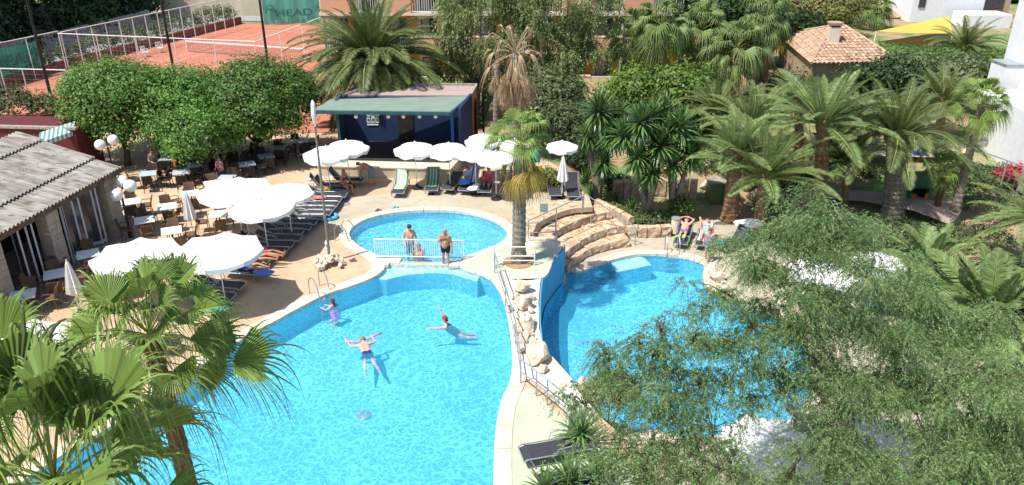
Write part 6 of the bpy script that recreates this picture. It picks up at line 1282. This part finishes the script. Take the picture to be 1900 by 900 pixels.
structure('play_lawn', sheet_mesh('play_lawn', [tuple(PG(x, y))[:2] for x, y in [(1560, 340), (1640, 330), (1760, 340), (1740, 372), (1600, 372)]], [], PG(1650, 350).z + .03, M['lawn']))
for x, y, c_, nm in [(1614, 282, (.03, .08, .5), 'blue rocking toy left of the scaly palm'), (1702, 300, (.04, .15, .6), 'small blue play seat right of the scaly palm')]:
    p = PG(x, y); t = thing('spring_rider', nm, 'toy', p); mb = MB(); mb.box((0, 0, .5), (.6, .22, .18)); mb.build('seat', colour('toy_blue', c_, .5), t); mb = MB(); mb.cyl((0, 0, 0), (0, 0, .42), .06, n=8); mb.build('spring', M['play_orange'], t)

# ================================================================ people
def cap(mb, a, b, ra, rb, n=10):
    a, b = Vector(a), Vector(b); d = b - a
    if d.length < 1e-4: b = a + Vector((0, 0, .001)); d = b - a
    d.normalize(); pts = []; rr = []
    for q in (-1, -.8, -.45, 0): pts.append(a + d * ra * q); rr.append(max(.001, ra * math.sqrt(max(0, 1 - q * q))))
    for q in (0, .45, .8, 1): pts.append(b + d * rb * q); rr.append(max(.001, rb * math.sqrt(max(0, 1 - q * q))))
    mb.tube(pts, rr, n)
STAND = dict(pel=(0, 0, .93), che=(.01, 0, 1.27), nec=(0, 0, 1.46), hed=(.02, 0, 1.605), look=(1, 0, 0),
             shL=(0, .18, 1.40), elL=(-.03, .25, 1.12), wrL=(.05, .27, .87), shR=(0, -.18, 1.40), elR=(-.03, -.25, 1.12), wrR=(.05, -.27, .87),
             hiL=(0, .09, .90), knL=(.02, .10, .49), anL=(0, .11, .08), hiR=(0, -.09, .90), knR=(.02, -.10, .49), anR=(0, -.11, .08))
def person(label, loc, rz, pose, skin=0, hair=(.05, .03, .02), hlen=0, cloth=(), scale=1.0, bulk=1.0, drop_hands=(0, 0, -1), name='person', bald=False):
    J = {k: Vector(v) for k, v in {**STAND, **pose}.items()}; t = thing(name, label, 'person', loc, rz); t.scale = (scale,) * 3
    mb = MB(); side = (J['shL'] - J['shR']).normalized(); hs = (J['hiL'] - J['hiR']).normalized()
    sp = (J['che'] - J['pel']).normalized(); fr = side.cross(sp).normalized(); fr = -fr if fr.dot(J['look']) < -.2 else fr; B_ = bulk
    for s in (-1, 1):
        cap(mb, J['pel'] + hs * s * .07, J['che'] + side * s * .055 - sp * .05, .105 * B_, .115 * B_); cap(mb, J['che'] + side * s * .07, J['che'] + side * s * .10 + sp * .09, .11 * B_, .075)
    for S in 'LR': cap(mb, J['nec'] - sp * .01, J['sh' + S] + sp * .005, .062, .062)
    if bulk > 1.05: cap(mb, J['pel'].lerp(J['che'], .3) + fr * .06, J['pel'].lerp(J['che'], .6) + fr * .05, .12 * B_, .11 * B_)
    cap(mb, J['che'] + sp * .1, J['nec'] + sp * .02, .07, .055); L = J['look'].normalized(); hu = (J['hed'] - J['nec']).normalized(); hd = J['hed']
    cap(mb, J['nec'], hd - hu * .06, .06, .06); cap(mb, hd - hu * .035 + L * .02, hd + hu * .04 - L * .01, .073, .09); cap(mb, hd - hu * .075 + L * .045, hd - hu * .06 + L * .05, .03, .035)
    cap(mb, hd + L * .085, hd - hu * .03 + L * .104, .012, .017, 6); hsd = L.cross(hu).normalized()
    for s in (-1, 1): cap(mb, hd + hsd * s * .088 - hu * .02, hd + hsd * s * .092 + hu * .02, .016, .02, 6)
    for S, s in (('L', 1), ('R', -1)):
        sh, el, wr = J['sh' + S], J['el' + S], J['wr' + S]; cap(mb, sh, sh.lerp(el, .3), .060, .052); cap(mb, sh.lerp(el, .3), el, .052, .041); cap(mb, el, wr, .04, .028); h = (wr - el).normalized()
        cap(mb, wr + h * .02, wr + h * .075, .032, .036, 8); w_ = h.cross(Vector((0, 0, 1))); w_ = w_.normalized() if w_.length > .1 else Vector((1, 0, 0)); cu = w_.cross(h).normalized()
        for q, ln in ((-.03, .062), (-.01, .078), (.011, .073), (.031, .056)):
            k = wr + h * .1 + w_ * q; e_ = k + h * ln * .55 + w_ * q * .25 - cu * .01; cap(mb, k, e_, .0115, .011, 6); cap(mb, e_, e_ + h * ln * .4 - cu * .022, .011, .0095, 6)
        cap(mb, wr + h * .03 + w_ * -.03, wr + h * .075 + w_ * -.065 - cu * .015, .014, .0115, 6)
        hi, kn, an = J['hi' + S], J['kn' + S], J['an' + S]; cap(mb, hi, kn, .088 * (B_ * .5 + .5), .057); cap(mb, kn, kn.lerp(an, .35), .055, .056); cap(mb, kn.lerp(an, .35), an, .056, .037)
        ft = J.get('to' + S, None); 
        if ft is None:
            f = Vector((1, 0, 0)); ft = an + f * .17 - Vector((0, 0, .045))
        cap(mb, an - Vector((0, 0, .03)) - (ft - an).normalized() * .03, ft, .036, .030)
    me = mb.mesh('body', SKIN[skin], True); b = part('body', me, t); m1 = b.modifiers.new('Remesh', 'REMESH'); m1.mode = 'VOXEL'; m1.voxel_size = .0135; m1.use_smooth_shade = True; m2 = b.modifiers.new('Smooth', 'SMOOTH'); m2.iterations = 2; m2.factor = .5
    for s in (-1, 1): e_ = MB(); e_.sphere((0, 0, 0), .011, 8); e_.build('eye', M['black_metal'], t, loc=hd + L * .083 + hsd * s * .034 + hu * .012)
    if not bald:
        hb = MB(); cap(hb, hd + hu * .035 - L * .025, hd + hu * .05 - L * .01, .093, .094, 12)
        if hlen: cap(hb, hd - L * .05, hd - L * .075 - hu * hlen, .075, .05, 10)
        o = hb.build('hair', colour('hair_%02d%02d%02d' % tuple(int(c * 99) for c in hair), hair, .7), t, smooth=True)
    for kind, c in cloth:
        cb = MB(); m_ = colour('cloth_%02d%02d%02d' % tuple(int(q * 99) for q in c), c, .8)
        if kind in ('trunks', 'shorts', 'bottom'):
            k = {'trunks': .38, 'shorts': .85, 'bottom': .12}[kind]
            for s in (-1, 1): cap(cb, J['pel'] + hs * s * .07 - sp * .03, J['pel'] + hs * s * .07 + sp * .05, .118 * B_, .116 * B_)
            for S in 'LR': cap(cb, J['hi' + S], J['hi' + S].lerp(J['kn' + S], k), .099 * (B_ * .5 + .5), .098 - .02 * k + (.022 if kind == 'shorts' else 0))
        elif kind in ('top', 'shirt', 'suit'):
            for s in (-1, 1):
                if kind == 'top': cap(cb, J['che'] + side * s * .07 + fr * .035, J['che'] + side * s * .08 + fr * .035 + sp * .03, .09 * B_, .085)
                else: cap(cb, J['pel'] + hs * s * .07 + (sp * .05 if kind == 'shirt' else -sp * .04), J['che'] + side * s * .06, .118 * B_, .125 * B_); cap(cb, J['che'] + side * s * .07, J['che'] + side * s * .1 + sp * .085, .122 * B_, .088)
            if kind == 'shirt':
                for S in 'LR': cap(cb, J['sh' + S], J['sh' + S].lerp(J['el' + S], .6), .068, .06)
        o = cb.build({'trunks': 'swim_trunks', 'shorts': 'shorts', 'bottom': 'bikini_bottom', 'top': 'bikini_top', 'shirt': 'shirt', 'suit': 'swimsuit'}[kind], m_, t, smooth=True); m1 = o.modifiers.new('Remesh', 'REMESH'); m1.mode = 'VOXEL'; m1.voxel_size = .018; m1.use_smooth_shade = True
    return t
# standing at the weir
person('barefoot man in black trunks standing at the weir with a hand at his mouth', (*P(828, 497, -.2)[:2], -.2), -1.75, dict(elR=(.12, -.26, 1.18), wrR=(.16, -.08, 1.42), look=(1, 0, -.1), anL=(.05, .13, .08), anR=(-.04, -.12, .08)), 1, cloth=[('trunks', (.015, .015, .02))], bulk=1.16, bald=True, scale=1.0)
person('young man in pale blue swim shorts standing behind the white fence', (*P(763, 484, -.45)[:2], -.55), -1.45, dict(look=(1, .15, -.35), hed=(.05, 0, 1.62), wrL=(.16, .2, .95), wrR=(.16, -.2, .95)), 0, (.06, .035, .02), cloth=[('shorts', (.10, .30, .42))], bulk=.95, scale=1.02)
person('person crouching low behind the white fence with brown hair', (*P(780, 489, -.35)[:2], -.62), PI / 2 + .3, dict(pel=(0, 0, .35), che=(.12, 0, .66), nec=(.18, 0, .82), hed=(.22, 0, .96), shL=(.15, .17, .78), shR=(.15, -.17, .78), elL=(.3, .22, .58), elR=(.3, -.22, .58), wrL=(.42, .1, .45), wrR=(.42, -.1, .45), hiL=(0, .09, .33), hiR=(0, -.09, .33), knL=(.34, .14, .48), knR=(.34, -.14, .48), anL=(.12, .12, .08), anR=(.12, -.12, .08)), 1, (.22, .12, .05), hlen=.12, cloth=[('suit', (.45, .28, .18))])
# bending man
person('shirtless man in blue-grey shorts bending over a lounger', (*P(690, 344)[:2], 0), PI - .1, dict(pel=(0, 0, .88), che=(.30, 0, 1.06), nec=(.46, 0, 1.10), hed=(.6, 0, 1.12), look=(.6, 0, -.8), shL=(.40, .18, 1.06), shR=(.40, -.18, 1.06), elL=(.44, .2, .78), elR=(.46, -.2, .78), wrL=(.5, .16, .52), wrR=(.55, -.14, .54), hiL=(-.03, .1, .86), hiR=(-.03, -.1, .86), knL=(.03, .11, .47), knR=(-.04, -.1, .47), anL=(-.04, .12, .08), anR=(-.16, -.12, .08)), 1, (.25, .15, .07), cloth=[('shorts', (.12, .22, .28))], bulk=1.05)
SITB = dict(pel=(0, 0, .42), che=(.04, 0, .76), nec=(.03, 0, .95), hed=(.05, 0, 1.11), shL=(.03, .17, .89), shR=(.03, -.17, .89), elL=(.08, .24, .62), elR=(.08, -.24, .62), wrL=(.3, .14, .52), wrR=(.3, -.14, .52), hiL=(.02, .1, .40), hiR=(.02, -.1, .40), knL=(.44, .13, .46), knR=(.44, -.13, .46), anL=(.5, .12, .08), anR=(.42, -.12, .08))
person('tanned woman in a dark bikini sitting on the end of a lounger', (*P(640, 358)[:2], 0), -.75, {**SITB, 'elL': (.22, .2, .72), 'wrL': (.14, .1, .98)}, 1, (.28, .16, .06), hlen=.14, cloth=[('bottom', (.05, .05, .12)), ('top', (.06, .06, .2))])
def recl(k=.5): 
    c, s = math.cos(k), math.sin(k); T = Vector((-c, 0, s)); p0 = Vector((0, 0, .46)); f = lambda d, y=0, o=0: tuple(p0 + T * d + Vector((s * o, y, c * o)))
    return dict(pel=f(0), che=f(.33), nec=f(.52), hed=f(.68, 0, .02), look=(s, 0, c), shL=f(.46, .17), shR=f(.46, -.17), elL=f(.3, .26, .03), elR=f(.3, -.26, .03), wrL=f(.08, .2, .12), wrR=f(.08, -.2, .12), hiL=(.03, .09, .45), hiR=(.03, -.09, .45), knL=(.42, .12, .56), knR=(.44, -.12, .5), anL=(.85, .12, .42), anR=(.86, -.1, .42), toL=(.9, .13, .56), toR=(.92, -.11, .56))
def on_lounger(lg): return (lg.location.x - math.cos(lg.rotation_euler.z) * .15, lg.location.y - math.sin(lg.rotation_euler.z) * .15, lg.location.z - .0), lg.rotation_euler.z
l_, r_ = on_lounger(LA); q = recl(.5); q.update(elL=(-.62, .34, .86), wrL=(-.66, .12, .92), elR=(-.62, -.34, .86), wrR=(-.66, -.12, .92)); person('man sunbathing on a navy towel with hands behind his head', l_, r_, q, 2, (.12, .08, .05), cloth=[('trunks', (.12, .16, .24))], bulk=1.15)
l_, r_ = on_lounger(LB); q = recl(.6); q.update(elR=(-.5, -.36, 1.0)); person('woman in a turquoise top reclining on a white towel', l_, r_, q, 2, (.16, .06, .04), hlen=.1, cloth=[('top', (.05, .5, .6)), ('bottom', (.05, .5, .6))])
person('woman in a turquoise bikini stepping past the sunbathers', (*P(1312, 484, ZR)[:2], ZR), -2.0, dict(knL=(.14, .1, .5), anL=(.22, .1, .09), knR=(-.04, -.1, .5), anR=(-.2, -.1, .12), che=(.07, 0, 1.26), nec=(.1, 0, 1.45), hed=(.13, 0, 1.6), shL=(.09, .17, 1.39), shR=(.09, -.17, 1.39), wrL=(.25, .22, .98), wrR=(.0, -.25, .87)), 2, (.2, .09, .05), hlen=.12, cloth=[('bottom', (.05, .45, .58)), ('top', (.2, .25, .35))], scale=.96)
# on the left terrace
q = recl(.55); person('person in red swimwear reclining under the wide parasol', (*P(474, 486, .3)[:2], 0), .1, q, 1, (.1, .06, .04), cloth=[('suit', (.45, .03, .04))]); person('tanned man reclining by the left pool path, legs stretched out', (*P(488, 476, .3)[:2], 0), -.1, recl(.4), 1, (.08, .05, .03), cloth=[('trunks', (.5, .06, .05))]); person('sunbather lying low on the lounger with the blue towel', (*P(458, 502, .3)[:2], 0), -.1, recl(.45), 1, (.1, .06, .04), cloth=[('trunks', (.06, .1, .35))])
SITC = {k: v for k, v in SITB.items()}
for x, y, rz, c, lb, sk in [(330, 330, .6, (.45, .07, .03), 'person in an orange shirt seated in the tree shade', 1), (413, 334, -2.0, (.62, .28, .26), 'person in a pink shirt seated below the right tree', 2), (287, 318, -.6, (.42, .34, .3), 'person in a pale shirt seated under the left tree', 0), (300, 303, -2.2, (.14, .16, .2), 'person in a dark shirt seated behind the pale one', 1), (405, 318, .5, (.4, .42, .45), 'person in a grey shirt seated behind the one in pink', 0)]:
    person(lb, (*P(x, y)[:2], .05), rz, SITC, sk, (.1, .06, .04), cloth=[('shirt', c), ('shorts', (.08, .08, .12))])
person('person in a red top sitting under the parasol left of the pool palm', (*P(908, 352)[:2], 0), -1.9, SITB, 1, (.1, .05, .03), hlen=.1, cloth=[('shirt', (.5, .06, .1)), ('shorts', (.1, .1, .2))]); person('child in a blue shirt sitting among the towels', (*P(868, 346)[:2], .1), -1.6, SITB, 0, (.2, .12, .06), cloth=[('shirt', (.3, .42, .6)), ('shorts', (.5, .1, .12))], scale=.8); person('person in a teal shirt seated behind the pool palm', (*P(985, 338)[:2], 0), -1.2, SITB, 1, (.08, .05, .03), cloth=[('shirt', (.02, .38, .40)), ('shorts', (.1, .1, .12))])
person('person in red swimwear half hidden by the lower right tree', (*P(1695, 745, ZR)[:2], ZR), -2.2, SITB, 1, (.1, .06, .04), cloth=[('suit', (.6, .06, .05))]); person('person in a purple top beside the bright white parasol', (*P(1440, 895, ZR)[:2], ZR), -1.2, SITB, 1, (.1, .06, .04), cloth=[('shirt', (.3, .16, .4))])
# in the water
WZ = -.075
def lower(pose, z): return {k: ((v[0], v[1], v[2] + z) if k != 'look' else v) for k, v in {**STAND, **pose}.items()}
person('girl in a pink top in the water holding the ladder', (*P(618, 568, WZ)[:2], WZ - .17), PI - .6, lower(dict(elL=(.25, .16, 1.22), wrL=(.5, .12, 1.2), elR=(.25, -.18, 1.2), wrR=(.5, -.1, 1.24), che=(.0, 0, 1.22), pel=(-.1, 0, .93), hiL=(-.1, .09, .9), hiR=(-.1, -.09, .9), knL=(.15, .12, .68), knR=(.15, -.12, .66), anL=(-.15, .12, .52), anR=(-.2, -.12, .5)), -1.22), 0, (.12, .04, .03), hlen=.12, cloth=[('suit', (.85, .12, .42))], scale=.92)
person('red haired woman swimming with one arm stretched out', (*P(827, 603, WZ)[:2], WZ), PI + .1, dict(pel=(-.36, 0, -.34), che=(-.10, 0, -.12), nec=(0, 0, .08), hed=(.03, 0, .24), look=(1, -.2, 0), shL=(0, .17, .0), shR=(0, -.17, .02), elL=(.28, .2, .0), wrL=(.52, .22, .02), elR=(.02, -.38, .14), wrR=(.12, -.42, .34), hiL=(-.40, .09, -.36), hiR=(-.40, -.09, -.36), knL=(-.7, .16, -.46), knR=(-.68, -.14, -.5), anL=(-1.05, .16, -.5), anR=(-1.0, -.18, -.56)), 2, (.30, .05, .02), hlen=.05, cloth=[('suit', (.1, .1, .15))])
pn = P(676, 642, WZ); person('man in navy trunks floating face down on a pink pool noodle', (*pn[:2], WZ - .06), 1.95, dict(pel=(-.42, 0, -.02), che=(-.08, 0, .04), nec=(.11, 0, .1), hed=(.25, 0, .17), look=(.9, 0, -.1), shL=(.06, .17, .07), shR=(.06, -.17, .07), elL=(.16, .42, .05), wrL=(.38, .48, .12), elR=(.14, -.4, .04), wrR=(.36, -.38, .08), hiL=(-.45, .1, -.04), hiR=(-.45, -.1, -.04), knL=(-.85, .17, -.1), knR=(-.86, -.14, -.14), anL=(-1.22, .26, -.14), anR=(-1.22, -.2, -.2), toL=(-1.36, .28, -.18), toR=(-1.36, -.22, -.24)), 2, (.3, .2, .12), cloth=[('trunks', (.02, .03, .16))])
mb = MB(); a, b_ = Vector(P(641, 634, WZ + .05)), Vector(P(708, 617, WZ + .05)); mb.tube([a, a.lerp(b_, .3) - Vector((0, .12, .05)), a.lerp(b_, .6) - Vector((0, .1, .05)), b_], .035, 8); o = mb.build('pool_noodle', colour('noodle_pink', (.8, .32, .45), .6), None, smooth=True); tag(o, 'pink foam pool noodle under the arms of the floating man', 'pool noodle')
person('swimmer in the right pool seen through the tree branches', (*P(1303, 632, ZR + WZ)[:2], ZR + WZ), 2.4, lower({}, -1.35), 2, (.2, .1, .06), cloth=[('trunks', (.1, .1, .2))])
